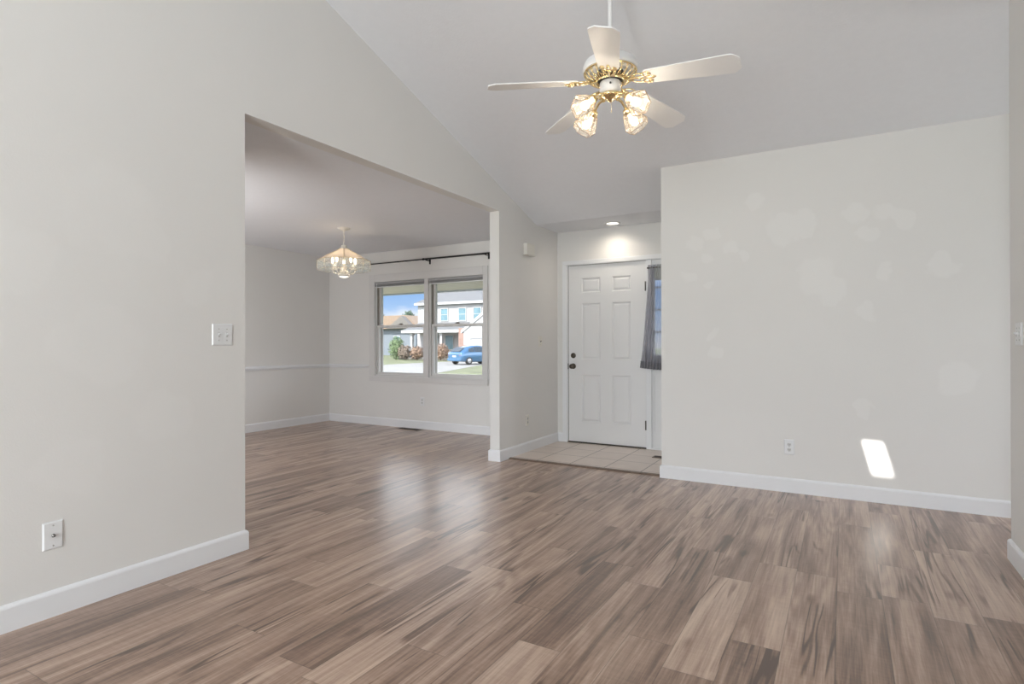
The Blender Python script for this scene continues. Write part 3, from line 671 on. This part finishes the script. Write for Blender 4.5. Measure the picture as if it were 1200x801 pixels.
obj('light_fitter', bm, brass_m, fan)
bm = BM(); tube(bm, [(.012, -.018, -.105), (.013, -.019, -.165)], .0012, 5); ellipsoid(bm, (.013, -.019, -.169), (.003, .003, .006), 8, 6); tag(obj('pull_chain', bm, brassp_m, fan), 'short pull chain')
# blades
def blade_bm():
    bm = BM(); prof = [(.185, .040), (.20, .052), (.30, .058), (.45, .065), (.60, .071), (.628, .070), (.660, .040)]
    up = [[], []]
    for i, s_ in enumerate((1, -1)):
        for (r, w) in prof: up[i].append((r, s_*w))
    outl = up[0]+up[1][::-1]
    A = [bm.verts.new((x, y, .003)) for x, y in outl]; B = [bm.verts.new((x, y, -.003)) for x, y in outl]
    n = len(outl)
    for i in range(len(prof)-1):
        j = n-1-i
        bm.faces.new((A[i], A[i+1], A[j-1], A[j])); bm.faces.new((B[i], B[j], B[j-1], B[i+1]))
    for i in range(n): bm.faces.new((A[i], B[i], B[(i+1) % n], A[(i+1) % n]))
    return bm
def iron_bm():
    bm = BM()
    tube(bm, [(.072, 0, .004), (.110, 0, -.004), (.150, 0, .0), (.185, 0, -.004)], [.008, .006, .007, .006], 8)
    for s_ in (1, -1):
        tube(bm, [(.105, 0, -.002), (.125, s_*.022, -.003), (.150, s_*.036, -.002), (.178, s_*.034, -.004), (.190, s_*.018, -.006), (.176, s_*.008, -.006), (.164, s_*.016, -.006)], .0038, 6)
        tube(bm, [(.178, s_*.034, -.004), (.200, s_*.044, -.006), (.222, s_*.040, -.007), (.228, s_*.026, -.007), (.214, s_*.020, -.007), (.206, s_*.028, -.007)], .0034, 6)
        tube(bm, [(.190, s_*.006, -.006), (.215, s_*.010, -.007), (.238, s_*.004, -.007), (.250, 0, -.007)], .0034, 6)
        lathe(bm, [(.007, -.012), (.006, -.002)], 10, Matrix.Translation((.212, s_*.032, 0)))
    lathe(bm, [(.007, -.012), (.006, -.002)], 10, Matrix.Translation((.236, 0, 0)))
    return bm
ang0 = math.radians(-.24)
blade0 = iron0 = None
for k in range(5):
    R = Matrix.Rotation(ang0+2*PI*k/5, 4, 'Z') @ Matrix.Rotation(math.radians(5.2), 4, 'Y') @ Matrix.Rotation(math.radians(-12), 4, 'X')
    if k == 0:
        iron0 = obj('blade_iron', iron_bm(), brass_m, fan); blade0 = obj('blade', blade_bm(), bladew_m, fan); a, b = iron0, blade0
        iron0['label'] = 'brass filigree blade bracket'
    else:
        a, b = iron0.copy(), blade0.copy(); COL.objects.link(a); COL.objects.link(b); a.parent = b.parent = fan
    b.matrix_local = R; a.matrix_local = R
# light arms, shades, bulbs
def shade_geo():
    zs = [(.021, 0.), (.036, .018), (.067, .090), (.057, .116)]   # hexagonal, opening at the far end
    g = BM(); rings = []
    for r, z in zs: rings.append([g.verts.new((r*math.cos(PI*k/3), r*math.sin(PI*k/3), z)) for k in range(6)])
    for A, B in zip(rings, rings[1:]):
        for k in range(6): g.faces.new((A[k], A[(k+1) % 6], B[(k+1) % 6], B[k]))
    c = BM()
    for k in range(6):
        P = [Vector((r*math.cos(PI*k/3), r*math.sin(PI*k/3), z)) for r, z in zs]; tube(c, P, .0016, 5)
    for r, z in zs[1:]: tube(c, [(r*math.cos(PI*k/3), r*math.sin(PI*k/3), z) for k in range(6)], .0016, 5, closed=True)
    return g, c
bulb_m = mat('fan_bulb', (1, .95, .85), .4, var=.01, emit=(1, .87, .66), estr=3.0)
pieces = None; az0 = math.radians(-69.7)
for k in range(4):
    a = az0+PI/4+k*PI/2
    R = Matrix.Rotation(a, 4, 'Z')
    if pieces is None:
        bm = BM(); tube(bm, [(.028, 0, -.082), (.060, 0, -.080), (.088, 0, -.088), (.110, 0, -.108), (.124, 0, -.126)], .0075, 8)
        T = Matrix.Translation((.122, 0, -.124)) @ Matrix.Rotation(math.radians(180-52), 4, 'Y')
        lathe(bm, [(.012, -.010), (.020, -.004), (.024, .006), (.024, .016), (.026, .020), (.02, .020)], 16, T)
        arm = obj('light_arm', bm, brass_m, fan); arm['label'] = 'curved brass light arm'
        g, c = shade_geo(); TT = T @ Matrix.Translation((0, 0, .010))
        for q in (g, c): bmesh.ops.transform(q, matrix=TT, verts=q.verts)
        sh = obj('glass_shade', g, shade_m, fan, fix=False); sh['label'] = 'hexagonal cream glass shade'
        cm = obj('shade_came', c, mat('came_metal', (.38, .27, .16), .5, .3, var=.05, vscale=30), sh)
        bm = BM(); ellipsoid(bm, (0, 0, .066), (.023, .023, .030), 14, 10); lathe(bm, [(.012, .012), (.013, .040)], 12); bmesh.ops.transform(bm, matrix=TT, verts=bm.verts)
        bl = obj('bulb', bm, bulb_m, sh); bl['label'] = 'glowing bulb'
        pieces = (arm, sh, cm, bl)
    else:
        arm, sh, cm, bl = [p.copy() for p in pieces]
        for o in (arm, sh, cm, bl): COL.objects.link(o)
        arm.parent = sh.parent = fan; cm.parent = bl.parent = sh
    arm.matrix_local = R; sh.matrix_local = R; cm.matrix_local = Matrix.Identity(4); bl.matrix_local = Matrix.Identity(4)
    p = Matrix.Translation((FC.x, FC.y, ZF)) @ R @ T @ Vector((0, 0, .080))
    light('fan_bulb_glow', 'POINT', p, 3.0, (1, .93, .83), shadow_soft_size=.03)

# ------------------------------------------------------------------ dining chandelier
CHX, CHY = -4.826, 4.602
ch = thing('chandelier', 'octagonal glass chandelier with cream top panels hanging in the dining room', 'chandelier', (CHX, CHY, H))
bm = BM(); lathe(bm, [(.068, -.0005), (.070, -.008), (.050, -.020), (.018, -.030), (.010, -.040)], 28); obj('canopy', bm, plateiv_m, ch)
bm = BM(); z = -.038; k = 0
while z > -.195:
    a = k*PI/2; n_ = 10
    tube(bm, [(.009*math.cos(2*PI*i/n_)*math.cos(a), .009*math.cos(2*PI*i/n_)*math.sin(a), z-.014+.017*math.sin(2*PI*i/n_)) for i in range(n_)], .0026, 5, closed=True); z -= .026; k += 1
tube(bm, [(.008*math.sin(q*1.1), .008*math.cos(q*1.1), -.03-q*.0145) for q in range(13)], .0022, 5)
obj('chain', bm, plateiv_m, ch)
bm = BM(); lathe(bm, [(.008, -.188), (.028, -.194), (.036, -.206), (.030, -.218), (.055, -.228), (.058, -.238), (.01, -.238)], 24); obj('top_cap', bm, plateiv_m, ch)
view_az = math.atan2(-CHY, -CHX)
RT, ZT, RB, ZB, ZS = .050, -.235, .287, -.365, -.472
def octp(r, z, k): a = view_az+PI/4*k; return Vector((r*math.cos(a), r*math.sin(a), z))
came = BM()
for k in range(8):
    A, B, C_, D = octp(RT, ZT, k), octp(RT, ZT, k+1), octp(RB, ZB, k+1), octp(RB, ZB, k)
    bm = BM(); n = (B-A).cross(D-A).normalized()*.002; vs = [bm.verts.new(p+s_*n) for s_ in (1, -1) for p in (A, B, C_, D)]
    for f in ((0, 1, 2, 3), (7, 6, 5, 4), (0, 4, 5, 1), (1, 5, 6, 2), (2, 6, 7, 3), (3, 7, 4, 0)): bm.faces.new([vs[i] for i in f])
    p_ = obj('glass_panel', bm, lampcream_m, ch); p_['label'] = 'sloped cream glass panel'
    E_, F_ = octp(RB, ZS, k+1), octp(RB, ZS, k)
    ins = lambda p, q, t_: p+(q-p)*t_
    E1, F1, C1, D1 = ins(E_, F_, .03), ins(F_, E_, .03), ins(C_, D, .03), ins(D, C_, .03)
    bm = BM(); n = Vector((math.cos(view_az+PI/4*(k+.5)), math.sin(view_az+PI/4*(k+.5)), 0))
    q4 = [D1, C1, E1, F1]; ctr = sum(q4, Vector())/4; inn = [ctr+(p-ctr)*.80+n*.006 for p in q4]; vs = [bm.verts.new(p) for p in q4]+[bm.verts.new(p) for p in inn]+[bm.verts.new(p-n*.003) for p in q4]
    bm.faces.new(vs[4:8]); bm.faces.new(vs[8:12][::-1])
    for i in range(4): bm.faces.new((vs[i], vs[(i+1) % 4], vs[4+(i+1) % 4], vs[4+i])); bm.faces.new((vs[i], vs[8+i], vs[8+(i+1) % 4], vs[(i+1) % 4]))
    p_ = obj('skirt_panel', bm, lampglass_m, ch); p_['label'] = 'hanging clear bevelled glass panel'
    tube(came, [A, D], .0035, 6); tube(came, [D, C_], .0035, 6); tube(came, [A, B], .0035, 6); tube(came, [D, F_+(D-F_)*.02], .002, 5); tube(came, [F1, E1], .0015, 5)
obj('metal_came', came, brassp_m, ch)
bm = BM(); lathe(bm, [(.007, -.235), (.007, -.400), (.020, -.405), (.034, -.420), (.036, -.500), (.030, -.512), (.062, -.520), (.066, -.530), (.060, -.540), (.048, -.544)], 24); cc_ = obj('center_column', bm, plateiv_m, ch)
bm = BM(); lathe(bm, [(.050, -.5445), (.030, -.552), (.003, -.556)], 24); tag(obj('down_light', bm, mat('down_lens', (.95, .93, .9), .4, var=.01, emit=(1, .90, .76), estr=1.6), cc_), 'glowing round lens')
cb_m = mat('candle_bulb', (1, .95, .85), .4, var=.01, emit=(1, .80, .55), estr=6.0)
for k in range(5):
    a = view_az+2*PI*(k+.5)/5; c, s_ = math.cos(a), math.sin(a); P = lambda r, z: (r*c, r*s_, z)
    bm = BM(); tube(bm, [P(.034, -.47), P(.060, -.505), P(.095, -.512), (.122*c, .122*s_, -.490), P(.128, -.462)], .006, 8); lathe(bm, [(.008, -.47), (.026, -.462), (.028, -.456), (.010, -.452)], 14, Matrix.Translation((.128*c, .128*s_, 0)))
    lathe(bm, [(.0105, -.458), (.0105, -.398)], 12, Matrix.Translation((.128*c, .128*s_, 0)))
    ar = obj('candle_arm', bm, plateiv_m, ch)
    bm = BM(); lathe(bm, [(.006, -.398), (.013, -.380), (.0155, -.362), (.011, -.338), (.004, -.318), (.0005, -.312)], 12, Matrix.Translation((.128*c, .128*s_, 0))); b_ = obj('bulb', bm, cb_m, ar); b_['label'] = 'glowing candle bulb'
    light('candle_glow', 'POINT', (CHX+.128*c, CHY+.128*s_, H-.352), 3.0, (1, .80, .58), shadow_soft_size=.015)

# ------------------------------------------------------------------ porch and outdoors
GZ = -.5
soff_m = line_mat('porch_soffit', (.80, .735, .68), (.42, .38, .34), 1, .16, .02, var=.04)
bm = BM(); box(bm, -9.5, XR+1.5, YF+.165, 8.55, 2.125, 2.22); struct('porch_ceiling', bm, soff_m, 'tan slatted porch soffit seen at the top of the window', 'porch ceiling')
bm = BM(); box(bm, -9.6, XR+1.6, 8.56, 8.62, 2.10, 2.36); struct('porch_fascia', bm, mat('fascia', (.42, .46, .52), .5, var=.05, vscale=4), 'blue-grey edge board of the porch roof outside the window', 'fascia')
conc_m = mat('concrete', (.26, .25, .23), .85, var=.10, vscale=.5, bump=.2, bscale=20)
bm = BM(); box(bm, -9.5, XR+1.5, YF+.165, 8.6, -.45, -.04); struct('porch_floor', bm, conc_m, 'concrete porch slab outside the front wall', 'porch')
grass_m = mat('lawn_grass', (.15, .16, .08), .95, var=.35, vscale=.8, bump=.5, bscale=12)
bm = BM(); n_ = 24
vs = [[bm.verts.new((-190+i*10, -60+j*11, GZ+(0 if j*11-60 < 60 else .0))) for j in range(n_)] for i in range(n_)]
for i in range(n_-1):
    for j in range(n_-1): bm.faces.new((vs[i][j], vs[i+1][j], vs[i+1][j+1], vs[i][j+1]))
struct('ground', bm, grass_m, 'green lawn outside the window', 'lawn')
bm = BM(); prism(bm, [(-19.2, 23), (-19.75, 25.8), (-22.0, 31.5), (-24.2, 37.2), (-24.2, 44.6), (-31, 44.6), (-31.6, 40), (-30.9, 33), (-28, 23)], GZ-.05, GZ+.015, 'z')
struct('driveway', bm, conc_m, 'pale concrete driveway curving up to the garage across the street', 'driveway')

siding_m = line_mat('white_siding', (.36, .362, .365), (.30, .303, .31), 2, .20, .018, var=.02)
shing_m = line_mat('grey_shingle', (.15, .15, .15), (.12, .12, .12), 2, .30, .03, .95, var=.12, vscale=2)
tanroof_m = line_mat('tan_shingle', (.27, .20, .145), (.22, .16, .115), 2, .30, .03, .95, var=.12, vscale=2)
greysid_m = line_mat('grey_siding', (.17, .195, .225), (.14, .155, .185), 2, .22, .02, var=.05)
hwhite_m = mat('house_white_trim', (.43, .43, .43), .5, var=.02, vscale=3)
hglass_m = mat('house_window_glass', (.14, .24, .28), .1, var=.2, vscale=1.5, spec=.8)
brk_m = brick_mat('red_brick')
house = thing('house', 'white two-storey house with grey roof, porch and garage across the street', 'house', (-33, 50, GZ))
HX, HY = -33, 50
def hb(name, m, fn, parent=house, label=None):
    bm = BM(); fn(bm); bmesh.ops.translate(bm, verts=bm.verts, vec=(-HX, -HY, -GZ)); o = obj(name, bm, m, parent)
    if label: o['label'] = label
    return o
hb('wall', siding_m, lambda bm: box(bm, -41.0, -22, 50, 60, GZ, 5.55))
def gable_x(bm, x0, x1, y0, y1, ze, zr, th=.22):   # ridge along x
    ym = (y0+y1)/2; prism(bm, [(y0, ze), (ym, zr), (y1, ze), (y1, ze-th), (ym, zr-th), (y0, ze-th)], x0, x1, 'x')
hb('roof', shing_m, lambda bm: gable_x(bm, -41.2, -21.6, 49.65, 60.35, 5.62, 7.50))
hb('gable_wall', siding_m, lambda bm: prism(bm, [(50, 5.5), (55, 7.22), (60, 5.5)], -41.1, -41.0, 'x'))
hb('eave_fascia', hwhite_m, lambda bm: box(bm, -41.2, -21.6, 49.58, 49.66, 5.36, 5.62))
for wx in (-37.33, -34.97, -33.05, -30.9):
    f = hb('window', hwhite_m, lambda bm: (box(bm, wx-.52, wx+.52, 49.92, 50.0, 3.56, 3.64), box(bm, wx-.52, wx+.52, 49.92, 50.0, 4.90, 4.98), box(bm, wx-.52, wx-.44, 49.92, 50, 3.64, 4.90), box(bm, wx+.44, wx+.52, 49.92, 50, 3.64, 4.90), box(bm, wx-.44, wx+.44, 49.92, 50, 4.24, 4.30)))
    hb('pane', hglass_m, lambda bm: box(bm, wx-.44, wx+.44, 49.96, 49.99, 3.64, 4.90), f)
hb('porch_roof', shing_m, lambda bm: prism(bm, [(47.0, 2.55), (50, 3.45), (50, 3.25), (47.0, 2.40)], -40.8, -32.2, 'x'))
hb('porch_fascia', hwhite_m, lambda bm: (box(bm, -40.8, -32.2, 46.95, 47.1, 2.28, 2.58), box(bm, -40.7, -32.3, 47.1, 50, 2.25, 2.33)))
for cx_ in (-39.7, -35.79, -33.3):
    hb('porch_column', hwhite_m, lambda bm: (box(bm, cx_-.14, cx_+.14, 47.3, 47.58, GZ+.25, 2.25), box(bm, cx_-.2, cx_+.2, 47.24, 47.64, GZ+.2, GZ+.42), box(bm, cx_-.2, cx_+.2, 47.24, 47.64, 2.05, 2.25)))
hb('porch_floor', conc_m, lambda bm: box(bm, -41.4, -32.3, 47.0, 50, GZ, GZ+.2))
hb('porch_wall', mat('porch_grey_siding', (.42, .40, .40), .8, var=.06, vscale=2), lambda bm: box(bm, -41.0, -32.0, 49.9, 49.99, GZ, 3.2))  # grey siding on the wall behind the porch columns
for wx in (-38.6, -36.6):
    f = hb('window', hwhite_m, lambda bm: (box(bm, wx-.6, wx+.6, 49.82, 49.9, .45, .55), box(bm, wx-.6, wx+.6, 49.82, 49.9, 2.0, 2.1), box(bm, wx-.6, wx-.5, 49.82, 49.9, .55, 2.0), box(bm, wx+.5, wx+.6, 49.82, 49.9, .55, 2.0)))
    hb('pane', hglass_m, lambda bm: box(bm, wx-.5, wx+.5, 49.85, 49.88, .55, 2.0), f)
hb('brick_pier', brk_m, lambda bm: box(bm, -33.3, -31.0, 46.9, 49.8, GZ, 2.7))
# garage wing
gx0, gx1, gy, gze, gzr = -31.0, -23.4, 44.5, 2.35, 4.9
gxm = (gx0+gx1)/2
hb('garage_wall', siding_m, lambda bm: prism(bm, [(gx0, GZ), (gx1, GZ), (gx1, gze), (gxm, gzr), (gx0, gze)], gy, 50, 'y'))
hb('garage_roof', shing_m, lambda bm: prism(bm, [(gx0-.22, gze-.20), (gxm, gzr+.02), (gx1+.22, gze-.20), (gx1+.22, gze+.04), (gxm, gzr+.26), (gx0-.22, gze+.04)], gy-.03, 50, 'y'))
hb('rake_board', hwhite_m, lambda bm: prism(bm, [(gx0-.25, gze-.24), (gxm, gzr-.02), (gx1+.25, gze-.24), (gx1+.25, gze+.06), (gxm, gzr+.30), (gx0-.25, gze+.06)], gy-.085, gy-.032, 'y'))
hb('garage_door', mat('garage_door', (.38, .38, .38), .5, var=.02, vscale=2), lambda bm: [box(bm, gx0+.9, gx1-.9, gy-.06, gy-.01, GZ+.53*k_+.02, GZ+.53*k_+.52, .015) for k_ in range(4)])
hb('door_header', mat('header_grey', (.35, .36, .38), .6, var=.05, vscale=3), lambda bm: box(bm, gx0+.75, gx1-.75, gy-.12, gy-.01, 1.62, 1.76))  # grey header board over the garage door
hb('brick_pier', brk_m, lambda bm: box(bm, gx0-.02, gx0+.35, gy-.02, gy+.02, GZ, 1.0))

lh = thing('house', 'grey house with tan shingle roof at the left of the window view', 'house', (-56, 62, GZ)); HX, HY = -56, 62
hb('wall', greysid_m, lambda bm: box(bm, -64, -51.2, 62, 72, GZ, 3.5), lh)
hb('roof', tanroof_m, lambda bm: prism(bm, [(-64.5, 3.4), (-64.5, 3.6), (-61.5, 5.15), (-53.1, 5.15), (-51.0, 3.6), (-51.0, 3.4)], 62.0, 72.4, 'y'), lh)
hb('roof_slope', tanroof_m, lambda bm: prism(bm, [(61.2, 3.42), (66.0, 5.25), (66.0, 5.05), (61.2, 3.25)], -64.6, -53.5, 'x'), lh)
hb('gable_wall', mat('gable_siding', (.16, .148, .135), .8, var=.08, vscale=2), lambda bm: prism(bm, [(-55.8, 3.3), (-53.1, 5.0), (-51.3, 3.55), (-51.3, 3.3)], 61.1, 62.1, 'y'), lh)
f = hb('window', hwhite_m, lambda bm: (box(bm, -55.2, -54.0, 61.92, 62, .9, 1.0), box(bm, -55.2, -54.0, 61.92, 62, 2.2, 2.3), box(bm, -55.2, -55.1, 61.92, 62, 1, 2.2), box(bm, -54.1, -54.0, 61.92, 62, 1, 2.2)), lh)
hb('pane', hglass_m, lambda bm: box(bm, -55.1, -54.1, 61.94, 61.98, 1.0, 2.2), f)

# shrubs and trees: leaf shells over a lumpy core
def foliage(bm, c, r, n, leaf, seed, lump=.25):
    R_ = random.Random(seed)
    t = bmesh.new(); bmesh.ops.create_icosphere(t, subdivisions=3, radius=1)
    for v in t.verts:
        k = .62*(1+lump*noise.noise(v.co*2.2+Vector((seed*3.1, 0, 0)))); v.co = Vector((c[0]+v.co.x*r[0]*k, c[1]+v.co.y*r[1]*k, c[2]+v.co.z*r[2]*k))
    merge(bm, t)
    for _ in range(n):
        d = Vector((R_.gauss(0, 1), R_.gauss(0, 1), R_.gauss(0, 1))).normalized(); k = (.58+.50*R_.random())*(1+lump*noise.noise(d*2.2+Vector((seed*3.1, 0, 0))))
        p = Vector((c[0]+d.x*r[0]*k, c[1]+d.y*r[1]*k, c[2]+d.z*r[2]*k)); a = Vector((R_.gauss(0, 1), R_.gauss(0, 1), R_.gauss(0, 1))).normalized(); b = a.cross(d)
        if b.length < .1: continue
        b.normalize(); l = leaf*(.6+.8*R_.random())
        bm.faces.new([bm.verts.new(p+q) for q in (a*l, b*l*.45, -a*l, -b*l*.45)])
def shrub(name, x, y, w, h, m, label, cat, group, seed, n=1100, leaf=.10):
    t = thing(name, label, cat, (x, y, GZ), 0, group); bm = BM(); foliage(bm, (0, 0, h*.52), (w/2, w/2, h*.5), n, leaf, seed); obj('foliage', bm, m, t, fix=False)
    bm = BM()
    for k in range(3): tube(bm, [(.04*k-.04, 0, 0), (.12*k-.12, .05*(k-1), h*.4)], [.035, .02], 6)
    obj('stem', bm, mat('bark', (.15, .10, .07), .9, var=.2, vscale=5), t)
rust_m = mat('rust_foliage', (.30, .20, .14), .9, var=.35, vscale=6)
rust2_m = mat('dusky_foliage', (.23, .18, .14), .9, var=.35, vscale=6)
green_m = mat('green_foliage', (.17, .235, .115), .9, var=.4, vscale=5)
dkgreen_m = mat('dark_foliage', (.11, .16, .11), .9, var=.4, vscale=1)
shrub('shrub', -40.75, 46.2, 1.6, 2.3, green_m, 'tall green shrub left of the porch across the street', 'shrub', None, 3, 1800)
shrub('shrub', -39.12, 45.6, 1.35, 1.45, rust2_m, 'reddish bush in front of the porch, leftmost beside the green shrub', 'shrub', 'reddish bushes before the porch', 4)
shrub('shrub', -37.42, 45.5, 1.40, 1.40, rust_m, 'reddish bush in the middle before the porch, left of the window mullion', 'shrub', 'reddish bushes before the porch', 5)
shrub('shrub', -35.82, 45.2, .85, 1.25, rust2_m, 'small reddish bush before the porch just right of the window mullion', 'shrub', 'reddish bushes before the porch', 6)
shrub('shrub', -34.3, 45.3, 1.8, 1.60, rust_m, 'large reddish bush before the porch, nearest the blue car', 'shrub', 'reddish bushes before the porch', 8, 1300)
def tree(x, y, h, w, seed, label):
    t = thing('tree', label, 'tree', (x, y, GZ), 0, 'trees behind the grey house'); bm = BM()
    for q, (dx, dz, k) in enumerate(((0, .70, 1), (-.3, .62, .7), (.35, .60, .75), (.1, .85, .6))): foliage(bm, (dx*w, 0, dz*h), (w*.42*k, w*.42*k, h*.2*k), 260, .28, seed+q, .4)
    obj('crown', bm, dkgreen_m, t, fix=False); bm = BM(); tube(bm, [(0, 0, 0), (.1, 0, h*.35), (0, 0, h*.72)], [.32, .24, .12], 8); obj('trunk', bm, MATS['bark'], t)
tree(-79.2, 85, 7.7, 3.2, 21, 'dark tree behind the tan roof, at the left edge of the window')
tree(-74.3, 87.5, 8.4, 3.6, 31, 'dark bushy tree rising above the middle of the tan roof')

# ------------------------------------------------------------------ blue car on the driveway (built nose along +Y)
car = thing('car', 'blue hatchback parked on the driveway in front of the garage', 'car', (-25.55, 38.2, GZ+.015), math.radians(-15))
blue_m = mat('car_blue', (.055, .15, .28), .25, .2, var=.04, vscale=2, coat=.6)
# sections along y: (y, half width at sill, half width at belt, z bottom, z belt, roof z, roof half width)
sec = [(-2.08, .70, .74, .42, .80, .82, .60), (-2.02, .80, .84, .28, .90, .97, .68), (-1.80, .84, .88, .24, .94, 1.12, .64), (-1.35, .86, .90, .22, .95, 1.34, .60), (-.8, .87, .91, .20, .95, 1.45, .60), (0, .87, .91, .20, .94, 1.49, .60),
       (.50, .87, .91, .20, .93, 1.40, .60), (1.15, .87, .90, .20, .92, 1.00, .68), (1.55, .85, .88, .22, .87, .92, .70), (1.95, .80, .82, .26, .78, .80, .66), (2.10, .68, .70, .34, .64, .66, .56)]
def ring_(s_):
    y, ws, wb, z0, zb, zr, wr = s_
    half = [(ws*.85, z0), (ws, z0+.10), (wb, (z0+zb)/2), (wb, zb), (wr+(wb-wr)*.25, zb+(zr-zb)*.72), (wr*.85, zr), (0, zr+.02)]
    return [(x, y, z) for x, z in half]+[(-x, y, z) for x, z in half[-2::-1]]
bm = BM(); rings = [[bm.verts.new(p) for p in ring_(s_)] for s_ in sec]
for A, B in zip(rings, rings[1:]):
    for k in range(len(A)-1): f = bm.faces.new((A[k], A[k+1], B[k+1], B[k])); f.smooth = True
    bm.faces.new((A[-1], A[0], B[0], B[-1]))
bm.faces.new(rings[0]); bm.faces.new(rings[-1][::-1])
bodyc = obj('body', bm, blue_m, car)
def lerp(a, b, t_): return tuple(p+(q-p)*t_ for p, q in zip(a, b))
def patch(name, m, pts, off, label=None):
    bm = BM(); P = [Vector(p) for p in pts]; n = (P[1]-P[0]).cross(P[2]-P[0]).normalized(); n = n if n.dot(Vector(off)) > 0 else -n
    A = [bm.verts.new(p+n*.012) for p in P]; B = [bm.verts.new(p-n*.01) for p in P]; bm.faces.new(A); bm.faces.new(B[::-1])
    for i in range(len(P)): bm.faces.new((A[i], A[(i+1) % len(P)], B[(i+1) % len(P)], B[i]))
    o = obj(name, bm, m, car)
    if label: o['label'] = label
for s_ in (1, -1):
    patch('side_window', cardk_m, [(s_*.905, -.72, .98), (s_*.905, .03, .97), (s_*.672, .02, 1.40), (s_*.672, -.72, 1.40)], (s_, 0, 0), 'dark rear door window')
    patch('side_window', cardk_m, [(s_*.905, .10, .97), (s_*.905, .95, .95), (s_*.70, .48, 1.34), (s_*.672, .09, 1.40)], (s_, 0, 0), 'dark front door window')
    patch('side_window', cardk_m, [(s_*.905, -1.42, 1.02), (s_*.905, -.80, .98), (s_*.69, -.80, 1.36), (s_*.72, -1.25, 1.25)], (s_, 0, 0), 'dark quarter window')
    patch('tail_light', mat('tail_red', (.42, .03, .03), .2, var=.1, vscale=6), [(s_*.80, -2.045, .72), (s_*.60, -2.09, .72), (s_*.60, -2.03, .92), (s_*.80, -2.005, .92)], (0, -1, 0), 'red tail light')
patch('rear_window', cardk_m, [(-.58, -2.03, 1.02), (.58, -2.03, 1.02), (.50, -1.50, 1.35), (-.50, -1.50, 1.35)], (0, -1, 1), 'dark rear window')
patch('windshield', cardk_m, [(-.62, 1.10, 1.05), (.62, 1.10, 1.05), (.52, .55, 1.38), (-.52, .55, 1.38)], (0, 1, 1), 'dark windshield')
patch('number_plate', mat('plate_white', (.7, .7, .68), .5, var=.03, vscale=6), [(-.2, -2.095, .60), (.2, -2.095, .60), (.2, -2.095, .72), (-.2, -2.095, .72)], (0, -1, 0), 'white number plate')
bm = BM(); box(bm, -.80, .80, -2.14, -1.98, .30, .48, .03); obj('rear_bumper', bm, blue_m, car)
tyre_m = mat('tyre_rubber', (.02, .02, .02), .8, var=.1, vscale=10); rim_m = mat('wheel_rim', (.55, .55, .57), .3, .8, var=.05, vscale=10)
for s_ in (1, -1):
    for y in (-1.30, 1.32):
        T = Matrix.Translation((s_*.80, y, .31)) @ Matrix.Rotation(PI/2, 4, 'Y')
        bm = BM(); lathe(bm, [(.19, -.10), (.28, -.11), (.31, -.07), (.31, .07), (.28, .11), (.19, .10)], 24, T); w_ = obj('wheel', bm, tyre_m, car); w_['label'] = 'black tyre with alloy rim'
        bm = BM(); lathe(bm, [(.19, .09*s_), (.17, .115*s_), (.06, .10*s_), (.05, .12*s_), (.005, .12*s_)], 20, T); obj('rim', bm, rim_m, w_)
